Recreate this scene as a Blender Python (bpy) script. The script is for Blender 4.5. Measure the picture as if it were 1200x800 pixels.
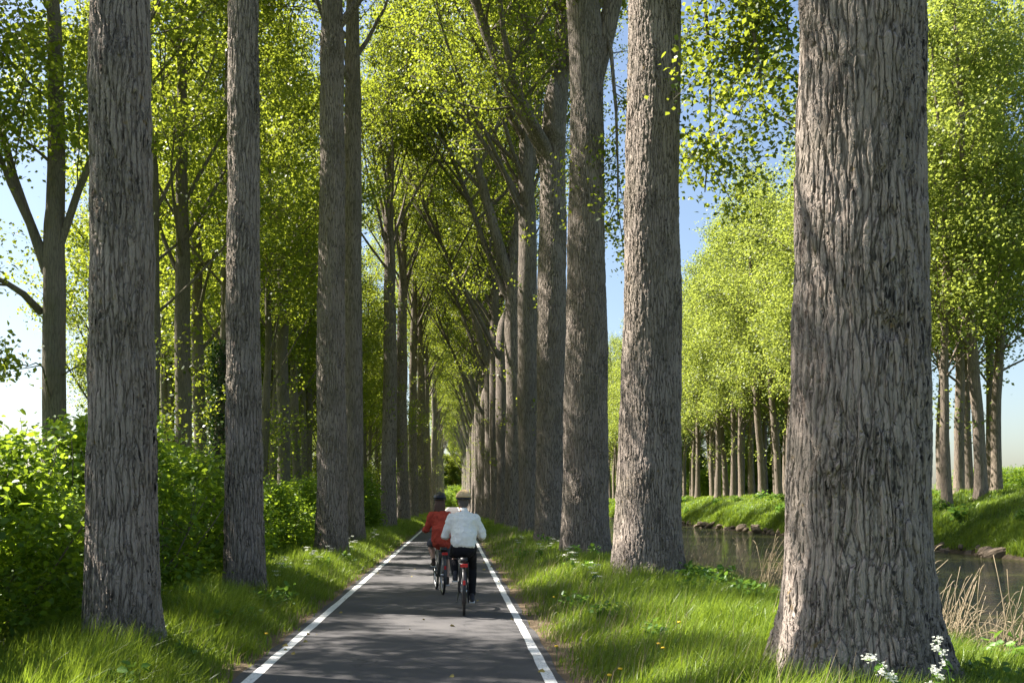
import bpy, math, random
import numpy as np
from math import radians as RAD, sin, cos, pi
from mathutils import Vector, Matrix

# ------------------------------------------------------------------ camera, sky, sun, exposure
S = bpy.context.scene
COL = S.collection
for o in list(bpy.data.objects):
    bpy.data.objects.remove(o)

FPX, VPX, HZ, CH = 1167.0, 533.0, 588.0, 1.63      # focal length and horizon in photo pixels, eye height
cam = bpy.data.cameras.new('camera')
cam_o = bpy.data.objects.new('camera', cam)
COL.objects.link(cam_o)
cam.sensor_width = 36.0
cam.lens = 36.0 * FPX / 1200.0
cam.shift_x = (600 - VPX) / 1200.0
cam.shift_y = (HZ - 400) / 1200.0
cam.clip_start = 0.05
cam.clip_end = 6000
cam_o.location = (0, 0, CH)
cam_o.rotation_euler = (RAD(90), 0, 0)
cam.dof.use_dof = True
cam.dof.focus_distance = 19.0
cam.dof.aperture_fstop = 9.0
S.camera = cam_o

SUN_EL, SUN_AHEAD = RAD(51), RAD(20)               # sun from the left, a little ahead
sdir = Vector((-cos(SUN_AHEAD) * cos(SUN_EL), sin(SUN_AHEAD) * cos(SUN_EL), sin(SUN_EL)))
W = bpy.data.worlds.new('World')
S.world = W
W.use_nodes = True
wn = W.node_tree
sky = wn.nodes.new('ShaderNodeTexSky')
sky.sky_type = 'NISHITA'
sky.sun_disc = False
sky.sun_elevation = SUN_EL
sky.sun_rotation = math.atan2(sdir.x, sdir.y)
sky.air_density = 1.0
sky.dust_density = 1.7
bg = wn.nodes['Background']
bg.inputs[1].default_value = 0.055
wn.links.new(sky.outputs[0], bg.inputs[0])
sun = bpy.data.lights.new('sun', 'SUN')
sun.energy = 5.0
sun.angle = RAD(0.5)
sun.color = (1.0, 0.935, 0.85)
sun_o = bpy.data.objects.new('sun', sun)
COL.objects.link(sun_o)
sun_o.rotation_euler = sdir.to_track_quat('Z', 'Y').to_euler()
S.view_settings.view_transform = 'Standard'
S.view_settings.look = 'None'
S.view_settings.exposure = 1.98
S.view_settings.gamma = 1.0
S.render.engine = 'CYCLES'
S.cycles.use_denoising = True
S.cycles.max_bounces = 8
S.cycles.diffuse_bounces = 4
S.cycles.transmission_bounces = 6
S.cycles.glossy_bounces = 3
S.cycles.caustics_reflective = False
S.cycles.caustics_refractive = False
S.cycles.sample_clamp_indirect = 6.0

# ------------------------------------------------------------------ helpers
def RNG(seed):
    return np.random.default_rng(seed)

def at(px, py, d):
    """world point at depth d seen at a photo pixel"""
    return Vector(((px - VPX) * d / FPX, d, CH - (py - HZ) * d / FPX))

class MB:
    """collects vertices and faces of ONE mesh"""
    def __init__(s):
        s.v, s.f, s.m, s.t, s.n = [], [], [], [], 0
    def add(s, V, F, mat=0, tint=None):
        V = np.asarray(V, float).reshape(-1, 3)
        F = np.asarray(F, int)
        s.v.append(V)
        s.f.append(F + s.n)
        s.m.append(np.full(len(F), mat, int))
        s.t.append(np.zeros(len(V)) if tint is None else np.broadcast_to(np.asarray(tint, float), (len(V),)))
        s.n += len(V)
    def tube(s, P, R, n=8, mat=0, closed=False, tint=None, cap=True, flat=None):
        P = np.asarray(P, float)
        R = np.broadcast_to(np.asarray(R, float), (len(P),)).copy()
        if cap and not closed:
            P = np.vstack([P[:1], P, P[-1:]])
            R = np.concatenate([[1e-5], R, [1e-5]])
        m = len(P)
        if closed:
            T = np.roll(P, -1, 0) - np.roll(P, 1, 0)
        else:
            Q = P[1:-1] if cap else P
            T = np.gradient(Q, axis=0) if len(Q) > 1 else np.array([[0, 0, 1.0]])
            if cap:
                T = np.vstack([T[:1], T, T[-1:]])
        T /= np.linalg.norm(T, axis=1)[:, None] + 1e-12
        a = np.array([1.0, 0, 0]) if abs(T[0, 0]) < .8 else np.array([0, 1.0, 0])
        U = np.zeros_like(P)
        for i in range(m):
            a = a - T[i] * a.dot(T[i])
            a /= np.linalg.norm(a) + 1e-12
            U[i] = a
        B = np.cross(T, U)
        th = np.linspace(0, 2 * pi, n, endpoint=False)
        fx, fy = flat or (1, 1)
        V = P[:, None] + R[:, None, None] * (np.cos(th)[None, :, None] * U[:, None] * fx + np.sin(th)[None, :, None] * B[:, None] * fy)
        s.add(V.reshape(-1, 3), grid_faces(m, n, closed), mat, tint)
    def box(s, c, d, mat=0, rot=None):
        x, y, z = d[0] / 2, d[1] / 2, d[2] / 2
        V = np.array([[-x, -y, -z], [x, -y, -z], [x, y, -z], [-x, y, -z], [-x, -y, z], [x, -y, z], [x, y, z], [-x, y, z]])
        if rot is not None:
            V = V @ np.array(Matrix.Rotation(rot[1], 3, rot[0])).T
        s.add(V + np.asarray(c, float), [[0, 3, 2, 1], [4, 5, 6, 7], [0, 1, 5, 4], [1, 2, 6, 5], [2, 3, 7, 6], [3, 0, 4, 7]], mat)
    def ball(s, c, r, nu=10, nv=8, mat=0, tint=None):
        r = np.broadcast_to(np.asarray(r, float), (3,))
        ph = np.linspace(-pi / 2 + 1e-3, pi / 2 - 1e-3, nv)
        th = np.linspace(0, 2 * pi, nu, endpoint=False)
        V = np.stack([np.cos(ph)[:, None] * np.cos(th), np.cos(ph)[:, None] * np.sin(th), np.repeat(np.sin(ph)[:, None], nu, 1)], -1)
        s.add(V.reshape(-1, 3) * r + np.asarray(c, float), grid_faces(nv, nu), mat, tint)
    def mesh(s, name, mats, smooth=True):
        me = bpy.data.meshes.new(name)
        V = np.vstack(s.v)
        T = np.concatenate(s.t)
        me.vertices.add(len(V))
        me.vertices.foreach_set('co', V.astype(np.float32).ravel())
        nl = sum(f.size for f in s.f)
        npol = sum(len(f) for f in s.f)
        me.loops.add(nl)
        me.polygons.add(npol)
        me.loops.foreach_set('vertex_index', np.concatenate([f.ravel() for f in s.f]).astype(np.int32))
        tot = np.concatenate([np.full(len(f), f.shape[1], np.int32) for f in s.f])
        me.polygons.foreach_set('loop_start', (np.cumsum(tot) - tot).astype(np.int32))
        me.polygons.foreach_set('material_index', np.concatenate(s.m).astype(np.int32))
        me.polygons.foreach_set('use_smooth', np.full(npol, bool(smooth)))
        if T.any():
            a = me.attributes.new('tint', 'FLOAT', 'POINT')
            a.data.foreach_set('value', T.astype(np.float32))
        for m in (mats if isinstance(mats, (list, tuple)) else [mats]):
            me.materials.append(m)
        me.update(calc_edges=True)
        me.validate()
        return me
    def build(s, name, mats, parent=None, smooth=True, loc=None):
        o = bpy.data.objects.new(name, s.mesh(name, mats, smooth))
        COL.objects.link(o)
        if parent:
            o.parent = parent
        if loc is not None:
            o.location = loc
        return o

def grid_faces(m, n, wrap_rows=False, wrap_cols=True):
    i = np.arange(m if wrap_rows else m - 1)
    j = np.arange(n if wrap_cols else n - 1)
    I, J = np.meshgrid(i, j, indexing='ij')
    I2, J2 = (I + 1) % m, (J + 1) % n
    return np.stack([I * n + J, I * n + J2, I2 * n + J2, I2 * n + J], -1).reshape(-1, 4)

def tag(o, label=None, cat=None, group=None, kind=None):
    if label: o['label'] = label
    if cat: o['category'] = cat
    if group: o['group'] = group
    if kind: o['kind'] = kind
    return o

def empty(name, loc=(0, 0, 0), rz=0.0):
    o = bpy.data.objects.new(name, None)
    o.empty_display_size = .2
    COL.objects.link(o)
    o.location = loc
    o.rotation_euler = (0, 0, rz)
    return o

def copy_tree(o, parent=None):
    kids = [c for c in bpy.data.objects if c.parent == o]
    c = o.copy()
    COL.objects.link(c)
    if parent: c.parent = parent
    for k in kids:
        copy_tree(k, c)
    return c

ORD = ['nearest', 'second', 'third', 'fourth', 'fifth', 'sixth', 'seventh', 'eighth', 'ninth', 'tenth', 'eleventh', 'twelfth',
       'thirteenth', 'fourteenth', 'fifteenth', 'sixteenth', 'seventeenth', 'eighteenth', 'nineteenth', 'twentieth',
       'twenty-first', 'twenty-second', 'twenty-third', 'twenty-fourth', 'twenty-fifth', 'twenty-sixth', 'twenty-seventh',
       'twenty-eighth', 'twenty-ninth', 'thirtieth']

# ------------------------------------------------------------------ materials
def newmat(name):
    m = bpy.data.materials.new(name)
    m.use_nodes = True
    nt = m.node_tree
    return m, nt, nt.nodes['Principled BSDF'], nt.nodes['Material Output']

def N(nt, typ, **kw):
    n = nt.nodes.new(typ)
    for k, v in kw.items():
        if k in ('operation', 'feature', 'data_type', 'blend_type', 'attribute_name', 'interpolation_type', 'voronoi_dimensions', 'noise_dimensions', 'distance', 'invert', 'vector_type'):
            setattr(n, k, v)
        else:
            n.inputs[k.replace('_', ' ')].default_value = v
    return n

def math_(nt, op, a, b=None, c=None):
    n = nt.nodes.new('ShaderNodeMath')
    n.operation = op
    for i, x in enumerate((a, b, c)):
        if x is None: continue
        if isinstance(x, (int, float)): n.inputs[i].default_value = x
        else: nt.links.new(x, n.inputs[i])
    return n.outputs[0]

def ramp(nt, fac, stops):
    r = nt.nodes.new('ShaderNodeValToRGB')
    e = r.color_ramp.elements
    while len(e) < len(stops): e.new(.5)
    for el, (p, c) in zip(e, stops):
        el.position = p
        el.color = (*c, 1) if len(c) == 3 else c
    nt.links.new(fac, r.inputs[0])
    return r.outputs[0]

def mixc(nt, fac, a, b, blend='MIX'):
    n = nt.nodes.new('ShaderNodeMix')
    n.data_type = 'RGBA'
    n.blend_type = blend
    for sock, x in ((n.inputs[0], fac), (n.inputs[6], a), (n.inputs[7], b)):
        if isinstance(x, (int, float)): sock.default_value = x
        elif isinstance(x, tuple): sock.default_value = (*x, 1)
        else: nt.links.new(x, sock)
    return n.outputs[2]

def smooth(nt, x, lo, hi, a=0.0, b=1.0):
    n = nt.nodes.new('ShaderNodeMapRange')
    n.interpolation_type = 'SMOOTHSTEP'
    nt.links.new(x, n.inputs[0])
    for i, v in enumerate((lo, hi, a, b)): n.inputs[i + 1].default_value = v
    return n.outputs[0]

def scaled(nt, vec, sc, add=None):
    n = nt.nodes.new('ShaderNodeVectorMath')
    n.operation = 'MULTIPLY'
    nt.links.new(vec, n.inputs[0])
    n.inputs[1].default_value = sc
    if add is None: return n.outputs[0]
    k = nt.nodes.new('ShaderNodeVectorMath')
    k.operation = 'ADD'
    nt.links.new(n.outputs[0], k.inputs[0])
    nt.links.new(add, k.inputs[1])
    return k.outputs[0]

def noise(nt, vec, scale, detail=3, rough=.55, out=0):
    n = nt.nodes.new('ShaderNodeTexNoise')
    n.inputs['Scale'].default_value = scale
    n.inputs['Detail'].default_value = detail
    n.inputs['Roughness'].default_value = rough
    nt.links.new(vec, n.inputs['Vector'])
    return n.outputs[out]

def bark_mat(name, cell=.06, depth=.03, true_disp=False, ridge=(.315, .266, .228), groove=(.045, .035, .029), moss=.0):
    m, nt, P, out = newmat(name)
    co = nt.nodes.new('ShaderNodeTexCoord').outputs['Object']
    w = nt.nodes.new('ShaderNodeTexNoise')
    w.inputs['Scale'].default_value = 3.2
    w.inputs['Detail'].default_value = 3
    nt.links.new(scaled(nt, co, (1, 1, .55)), w.inputs['Vector'])
    wv = nt.nodes.new('ShaderNodeVectorMath'); wv.operation = 'SUBTRACT'
    nt.links.new(w.outputs['Color'], wv.inputs[0]); wv.inputs[1].default_value = (.5, .5, .5)
    warp = scaled(nt, wv.outputs[0], (.13, .13, .3))
    add = nt.nodes.new('ShaderNodeVectorMath'); add.operation = 'ADD'
    nt.links.new(co, add.inputs[0]); nt.links.new(warp, add.inputs[1])
    k = 1.0 / cell
    st = scaled(nt, add.outputs[0], (k, k, k * .085))
    vo = nt.nodes.new('ShaderNodeTexVoronoi')
    vo.feature = 'DISTANCE_TO_EDGE'
    vo.inputs['Scale'].default_value = 1.0
    nt.links.new(st, vo.inputs['Vector'])
    vc = nt.nodes.new('ShaderNodeTexVoronoi')
    vc.feature = 'F1'
    vc.inputs['Scale'].default_value = 1.0
    nt.links.new(st, vc.inputs['Vector'])
    fine = noise(nt, scaled(nt, co, (60, 60, 14)), 1.0, 4, .65)
    crack = noise(nt, scaled(nt, add.outputs[0], (14, 14, 26)), 1.0, 3, .6)
    big = noise(nt, scaled(nt, co, (1.3, 1.3, .8)), 1.0, 3)
    vo2 = nt.nodes.new('ShaderNodeTexVoronoi')
    vo2.feature = 'DISTANCE_TO_EDGE'
    vo2.inputs['Scale'].default_value = 1.9
    nt.links.new(scaled(nt, add.outputs[0], (k, k, k * .17)), vo2.inputs['Vector'])
    rid = math_(nt, 'ADD', math_(nt, 'MULTIPLY', smooth(nt, vo.outputs['Distance'], .0, .22), .72), math_(nt, 'MULTIPLY', smooth(nt, vo2.outputs['Distance'], .0, .16), .28))
    # horizontal breaks across the ridges
    brk = smooth(nt, crack, .30, .40)
    h0 = math_(nt, 'MULTIPLY', rid, math_(nt, 'MULTIPLY_ADD', brk, .35, .65))
    h = math_(nt, 'ADD', math_(nt, 'MULTIPLY', h0, .8), math_(nt, 'MULTIPLY', fine, .28))
    cellv = nt.nodes.new('ShaderNodeSeparateColor')
    nt.links.new(vc.outputs['Color'], cellv.inputs[0])
    h = math_(nt, 'ADD', h, math_(nt, 'MULTIPLY', cellv.outputs[0], .22))
    h = math_(nt, 'MULTIPLY', h, smooth(nt, noise(nt, scaled(nt, co, (2.2, 2.2, 1.1)), 1.0, 3), .3, .65, .55, 1.1))
    c = mixc(nt, smooth(nt, math_(nt, 'ADD', h0, math_(nt, 'MULTIPLY', fine, .4)), .25, .95), groove, ridge)
    c = mixc(nt, math_(nt, 'MULTIPLY', smooth(nt, fine, .35, .75), .35), c, tuple(min(1, x * 1.45) for x in ridge))
    c = mixc(nt, smooth(nt, big, .42, .66, 0, .4), c, (.20, .168, .143))
    oi = nt.nodes.new('ShaderNodeObjectInfo').outputs['Random']
    c = mixc(nt, math_(nt, 'MULTIPLY', oi, .35), c, (.16, .136, .118))
    # lichen flecks and green algae
    li = noise(nt, co, 9.0, 2)
    lb = noise(nt, co, 1.7, 1)
    lic = math_(nt, 'MULTIPLY', smooth(nt, li, .66, .72), smooth(nt, lb, .52, .62))
    c = mixc(nt, math_(nt, 'MULTIPLY', lic, .55), c, (.26, .17, .045))
    if moss:
        c = mixc(nt, math_(nt, 'MULTIPLY', smooth(nt, noise(nt, co, 1.1, 3), .4, .7), moss), c, (.10, .098, .045))
    nt.links.new(c, P.inputs['Base Color'])
    P.inputs['Roughness'].default_value = .95
    P.inputs['Specular IOR Level'].default_value = .15
    if true_disp:
        d = nt.nodes.new('ShaderNodeDisplacement')
        d.inputs['Scale'].default_value = depth
        d.inputs['Midlevel'].default_value = .7
        nt.links.new(h, d.inputs['Height'])
        nt.links.new(d.outputs[0], out.inputs['Displacement'])
        m.displacement_method = 'BOTH'
    else:
        b = nt.nodes.new('ShaderNodeBump')
        b.inputs['Distance'].default_value = depth
        b.inputs['Strength'].default_value = 1.0
        nt.links.new(h, b.inputs['Height'])
        nt.links.new(b.outputs[0], P.inputs['Normal'])
    return m

def leaf_mat(name, dark, light, trans, tfac=.5, rough=.45):
    m, nt, P, out = newmat(name)
    t = nt.nodes.new('ShaderNodeAttribute'); t.attribute_name = 'tint'
    oi = nt.nodes.new('ShaderNodeObjectInfo').outputs['Random']
    f = math_(nt, 'ADD', t.outputs['Fac'], math_(nt, 'MULTIPLY_ADD', oi, .3, -.15))
    c = ramp(nt, f, [(0, dark), (.85, light), (1, tuple(min(1, x * 1.25) for x in light))])
    nt.links.new(c, P.inputs['Base Color'])
    P.inputs['Roughness'].default_value = rough
    P.inputs['Specular IOR Level'].default_value = .35
    tr = nt.nodes.new('ShaderNodeBsdfTranslucent')
    tc = mixc(nt, f, tuple(x * .72 for x in trans), trans)
    nt.links.new(tc, tr.inputs[0])
    mx = nt.nodes.new('ShaderNodeMixShader')
    mx.inputs[0].default_value = tfac
    nt.links.new(P.outputs[0], mx.inputs[1])
    nt.links.new(tr.outputs[0], mx.inputs[2])
    nt.links.new(mx.outputs[0], out.inputs['Surface'])
    return m

def plain(name, col, rough=.6, metal=0.0, spec=.4, var=.12, scale=20, bump=0.0):
    m, nt, P, out = newmat(name)
    co = nt.nodes.new('ShaderNodeTexCoord').outputs['Object']
    n = noise(nt, co, scale, 3)
    c = mixc(nt, n, tuple(x * (1 - var) for x in col), tuple(min(1, x * (1 + var)) for x in col))
    nt.links.new(c, P.inputs['Base Color'])
    P.inputs['Roughness'].default_value = rough
    P.inputs['Metallic'].default_value = metal
    P.inputs['Specular IOR Level'].default_value = spec
    if bump:
        b = nt.nodes.new('ShaderNodeBump')
        b.inputs['Distance'].default_value = bump
        nt.links.new(n, b.inputs['Height'])
        nt.links.new(b.outputs[0], P.inputs['Normal'])
    return m

BARK_NEAR = bark_mat('poplar_bark_deep', .047, .040, True, moss=.22)
BARK = bark_mat('poplar_bark', .05, .038, False, moss=.22)
BARK_YOUNG = bark_mat('smooth_grey_bark', .045, .012, False, ridge=(.16, .142, .105), groove=(.06, .052, .038), moss=.5)
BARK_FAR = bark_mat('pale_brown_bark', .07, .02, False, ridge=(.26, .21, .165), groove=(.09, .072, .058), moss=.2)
TWIG = plain('twig_bark', (.13, .115, .08), .9)
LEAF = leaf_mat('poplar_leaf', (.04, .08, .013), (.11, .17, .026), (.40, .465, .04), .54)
LEAF_FAR = leaf_mat('sunny_poplar_leaf', (.09, .13, .022), (.17, .22, .04), (.40, .47, .075), .55)  # lighter copy of the poplar leaf, sunlight put into its colours
LEAF_BUSH = leaf_mat('bush_leaf', (.055, .12, .015), (.14, .235, .03), (.40, .55, .035), .48, .42)
LEAF_IVY = leaf_mat('ivy_leaf', (.012, .035, .010), (.03, .07, .016), (.05, .10, .015), .2, .35)
GRASS = leaf_mat('grass_blade', (.040, .095, .012), (.17, .235, .036), (.33, .45, .035), .42, .4)
STRAW = leaf_mat('dry_reed', (.26, .20, .12), (.46, .37, .24), (.35, .27, .15), .25, .8)
WEED = leaf_mat('weed_leaf', (.05, .13, .015), (.11, .22, .03), (.25, .42, .05), .4, .4)
PETAL = leaf_mat('white_petal', (.72, .74, .62), (.84, .84, .76), (.6, .62, .5), .25, .6)
YELLOW = plain('yellow_petal', (.75, .48, .02), .6)

# ground
def ground_mat():
    m, nt, P, out = newmat('verge_ground')
    co = nt.nodes.new('ShaderNodeTexCoord').outputs['Object']
    n1 = noise(nt, co, .7, 5)
    n2 = noise(nt, co, 9.0, 5, .7)
    n3 = noise(nt, co, 60.0, 3, .7)
    g = mixc(nt, n2, (.035, .065, .014), (.085, .125, .03))
    g = mixc(nt, smooth(nt, n1, .45, .7, 0, .5), g, (.10, .12, .04))
    soil = mixc(nt, n3, (.10, .072, .045), (.25, .19, .125))
    sx = nt.nodes.new('ShaderNodeSeparateXYZ')
    nt.links.new(co, sx.inputs[0])
    x = math_(nt, 'ADD', sx.outputs[0], math_(nt, 'MULTIPLY_ADD', n2, .5, -.25))
    ed = math_(nt, 'MULTIPLY', smooth(nt, x, 1.25, 1.75, 1, 0), smooth(nt, x, -2.5, -2.1, 0, 1))
    # bare earth at the water's edge on both banks
    z = math_(nt, 'ADD', sx.outputs[2], math_(nt, 'MULTIPLY_ADD', n2, .5, -.25))
    c = mixc(nt, ed, g, soil)
    mud = mixc(nt, n2, (.030, .024, .016), (.095, .075, .05))
    c = mixc(nt, smooth(nt, z, -.45, -.2, 1, 0), c, mud)
    nt.links.new(c, P.inputs['Base Color'])
    P.inputs['Roughness'].default_value = 1
    P.inputs['Specular IOR Level'].default_value = .1
    b = nt.nodes.new('ShaderNodeBump')
    b.inputs['Distance'].default_value = .05
    nt.links.new(math_(nt, 'ADD', n2, math_(nt, 'MULTIPLY', n3, .3)), b.inputs['Height'])
    nt.links.new(b.outputs[0], P.inputs['Normal'])
    return m

def asphalt_mat():
    m, nt, P, out = newmat('asphalt')
    co = nt.nodes.new('ShaderNodeTexCoord').outputs['Object']
    n1 = noise(nt, co, 1.2, 4)
    n2 = noise(nt, co, 160.0, 2, .8)
    n3 = noise(nt, scaled(nt, co, (3.0, .25, 1)), 1.0, 3)
    c = mixc(nt, n2, (.036, .034, .035), (.12, .115, .115))
    c = mixc(nt, smooth(nt, n1, .4, .7, 0, .5), c, (.12, .113, .11))
    c = mixc(nt, smooth(nt, n3, .5, .72, 0, .3), c, (.065, .062, .062))
    vo = nt.nodes.new('ShaderNodeTexVoronoi'); vo.feature = 'DISTANCE_TO_EDGE'
    vo.inputs['Scale'].default_value = .45
    wv = noise(nt, co, 2.5, 4, .6, 1)
    nt.links.new(scaled(nt, co, (1, 1, 1), scaled(nt, wv, (.5, .5, .5))), vo.inputs['Vector'])
    crack = smooth(nt, vo.outputs['Distance'], .002, .008, .55, 0)
    crack = math_(nt, 'MULTIPLY', crack, smooth(nt, noise(nt, co, .35, 2), .5, .6))
    c = mixc(nt, crack, c, (.02, .02, .02))
    nt.links.new(c, P.inputs['Base Color'])
    P.inputs['Roughness'].default_value = .85
    P.inputs['Specular IOR Level'].default_value = .3
    b = nt.nodes.new('ShaderNodeBump')
    b.inputs['Distance'].default_value = .006
    nt.links.new(n2, b.inputs['Height'])
    nt.links.new(b.outputs[0], P.inputs['Normal'])
    return m

def paint_mat():
    m, nt, P, out = newmat('white_road_paint')
    co = nt.nodes.new('ShaderNodeTexCoord').outputs['Object']
    n = noise(nt, co, 45.0, 4, .75)
    n1 = noise(nt, co, 3.0, 4, .6)
    c = mixc(nt, smooth(nt, n, .48, .68, 0, .85), (.74, .74, .72), (.26, .255, .25))
    c = mixc(nt, smooth(nt, n1, .45, .75, 0, .45), c, (.45, .43, .40))
    nt.links.new(c, P.inputs['Base Color'])
    P.inputs['Roughness'].default_value = .7
    return m

def water_mat():
    m, nt, P, out = newmat('canal_water')
    co = nt.nodes.new('ShaderNodeTexCoord').outputs['Object']
    P.inputs['Base Color'].default_value = (.034, .038, .010, 1)
    P.inputs['Roughness'].default_value = .035
    P.inputs['IOR'].default_value = 1.33
    P.inputs['Specular IOR Level'].default_value = .5
    a = noise(nt, scaled(nt, co, (1.0, 2.0, 1)), 2.6, 3)
    b2 = noise(nt, scaled(nt, co, (1.0, 1.6, 1)), 11.0, 3)
    b = nt.nodes.new('ShaderNodeBump')
    b.inputs['Distance'].default_value = .26
    b.inputs['Strength'].default_value = 1.0
    nt.links.new(math_(nt, 'ADD', a, math_(nt, 'MULTIPLY', b2, .22)), b.inputs['Height'])
    nt.links.new(b.outputs[0], P.inputs['Normal'])
    return m

# ------------------------------------------------------------------ ground, path, water
WATER_Z = -.72
PX = np.array([-3000, -300, -60, -20, -9, -6, -4.6, -3.5, -2.6, -2.0, 1.0, 1.5, 2.2, 3.2, 4.2, 5.0, 5.8, 6.6, 7.4, 8.2, 9.5, 21.0, 22.0, 22.7, 23.1, 23.4, 24.0, 25.5, 27.5, 30, 40, 80, 300, 3000.])
PZ = np.array([0, 0, 0, -.05, -.05, .0, .05, .06, .05, 0, 0, .02, .08, .09, .04, -.06, -.22, -.42, -.68, -1.0, -1.6, -1.6, -1.3, -.95, -.5, -.2, .42, 1.25, 1.95, 2.0, 1.9, 1.5, 1.2, 1.2])
def ground_z(x, y):
    x = np.asarray(x, float); y = np.asarray(y, float)
    z = np.interp(x, PX, PZ)
    off = np.clip(np.maximum(x - 1.1, -2.1 - x), 0, 1)
    lump = .05 * np.sin(x * 2.1 + y * .9) * np.sin(y * .63 - x * .7 + 1) + .03 * np.sin(y * 1.9 + x * 1.3)
    far = np.clip((x - 23.0) / 1.5, 0, 1)
    lump = lump + far * (.12 * np.sin(y * .8 + x) + .10 * np.sin(y * 2.3 - x * 1.7))
    return z + off * lump

xs = np.unique(np.concatenate([PX, np.arange(-9, 10, .3), np.arange(21.5, 31, .3), [-2.0, 1.0]]))
ys = np.unique(np.concatenate([[-40, -10], np.arange(0, 40, .4), np.arange(40, 130, 1.2), np.arange(130, 420, 6), [600, 1200, 3000]]))
X, Y = np.meshgrid(xs, ys, indexing='xy')
mb = MB()
mb.add(np.stack([X, Y, ground_z(X, Y)], -1), grid_faces(len(ys), len(xs), wrap_cols=False))
tag(mb.build('ground', ground_mat()), 'grassy ground of the canal banks with bare earth at the path edge', 'ground', kind='structure')

ys2 = np.concatenate([np.arange(-6, 60, .5), np.arange(60, 420, 5)])
def strip(x0, x1, z, nx, wob=0.0, seed=1):
    X = np.linspace(x0, x1, nx)[None, :] + np.zeros((len(ys2), 1))
    r = RNG(seed)
    j = r.normal(0, 1, (len(ys2), 2)) * wob
    X[:, 0] += j[:, 0]; X[:, -1] += j[:, 1]
    V = np.stack([X, np.repeat(ys2[:, None], nx, 1), np.full_like(X, z)], -1)
    m = MB(); m.add(V, grid_faces(len(ys2), nx, wrap_cols=False)); return m
tag(strip(-2.02, 1.0, .006, 8, .02).build('path', asphalt_mat()), 'straight narrow asphalt cycle path between the tree rows', 'path', kind='structure')
PAINT = paint_mat()
tag(strip(-1.925, -1.812, .010, 2, .004, 2).build('edge_line', PAINT), 'worn white edge line of the path on the hedge side', 'road marking', kind='structure')
tag(strip(.818, .922, .010, 2, .004, 3).build('edge_line', PAINT), 'worn white edge line of the path on the canal side', 'road marking', kind='structure')
mb = MB()
mb.add([[7.0, -40, WATER_Z], [23.4, -40, WATER_Z], [23.4, 1200, WATER_Z], [7.0, 1200, WATER_Z]], [[0, 1, 2, 3]])
tag(mb.build('water', water_mat()), 'calm canal water reflecting sky and far-bank trees', 'water', kind='structure')

# ------------------------------------------------------------------ leaves
def leaf_geo(mb, P, size, rng, mat, up=.35, tint=None, simple=True, aspect=.8, droop=0.0):
    """one small folded leaf at each point of P"""
    n = len(P)
    if n == 0: return
    nr = rng.normal(0, 1, (n, 3)); nr[:, 2] = np.abs(nr[:, 2]) + up
    nr /= np.linalg.norm(nr, axis=1)[:, None]
    a = rng.normal(0, 1, (n, 3)); a[:, 2] -= droop
    a -= nr * (a * nr).sum(1)[:, None]
    a /= np.linalg.norm(a, axis=1)[:, None] + 1e-9
    b = np.cross(nr, a)
    L = (size * rng.uniform(.65, 1.3, n))[:, None]
    Wd = L * aspect * .5
    t = rng.uniform(0, 1, n) if tint is None else np.clip(tint + rng.normal(0, .18, n), 0, 1)
    if simple:
        V = np.stack([P, P + a * L * .45 + b * Wd + nr * L * .1, P + a * L, P + a * L * .45 - b * Wd + nr * L * .1], 1)
        F = np.arange(n * 4).reshape(n, 4)
        mb.add(V.reshape(-1, 3), F, mat, np.repeat(t, 4))
    else:
        V = np.stack([P, P + a * L * .3 + b * Wd + nr * L * .12, P + a * L * .72 + b * Wd * .75 + nr * L * .06, P + a * L - nr * L * .08,
                      P + a * L * .72 - b * Wd * .75 + nr * L * .06, P + a * L * .3 - b * Wd + nr * L * .12], 1)
        k = np.arange(n)[:, None] * 6
        F = np.concatenate([k + np.array([[0, 1, 2, 3]]), k + np.array([[0, 3, 4, 5]])])
        mb.add(V.reshape(-1, 3), F, mat, np.repeat(t, 6))

def curve_pts(p0, d0, length, n, rng, toward=(0, 0, 1), bend=.12, jit=.06):
    p = np.array(p0, float); d = np.array(d0, float); d /= np.linalg.norm(d)
    tw = np.array(toward, float)
    out = [p.copy()]
    for i in range(n):
        d = d + tw * bend + rng.normal(0, jit, 3)
        d /= np.linalg.norm(d)
        p = p + d * length / n
        out.append(p.copy())
    return np.array(out)

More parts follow.
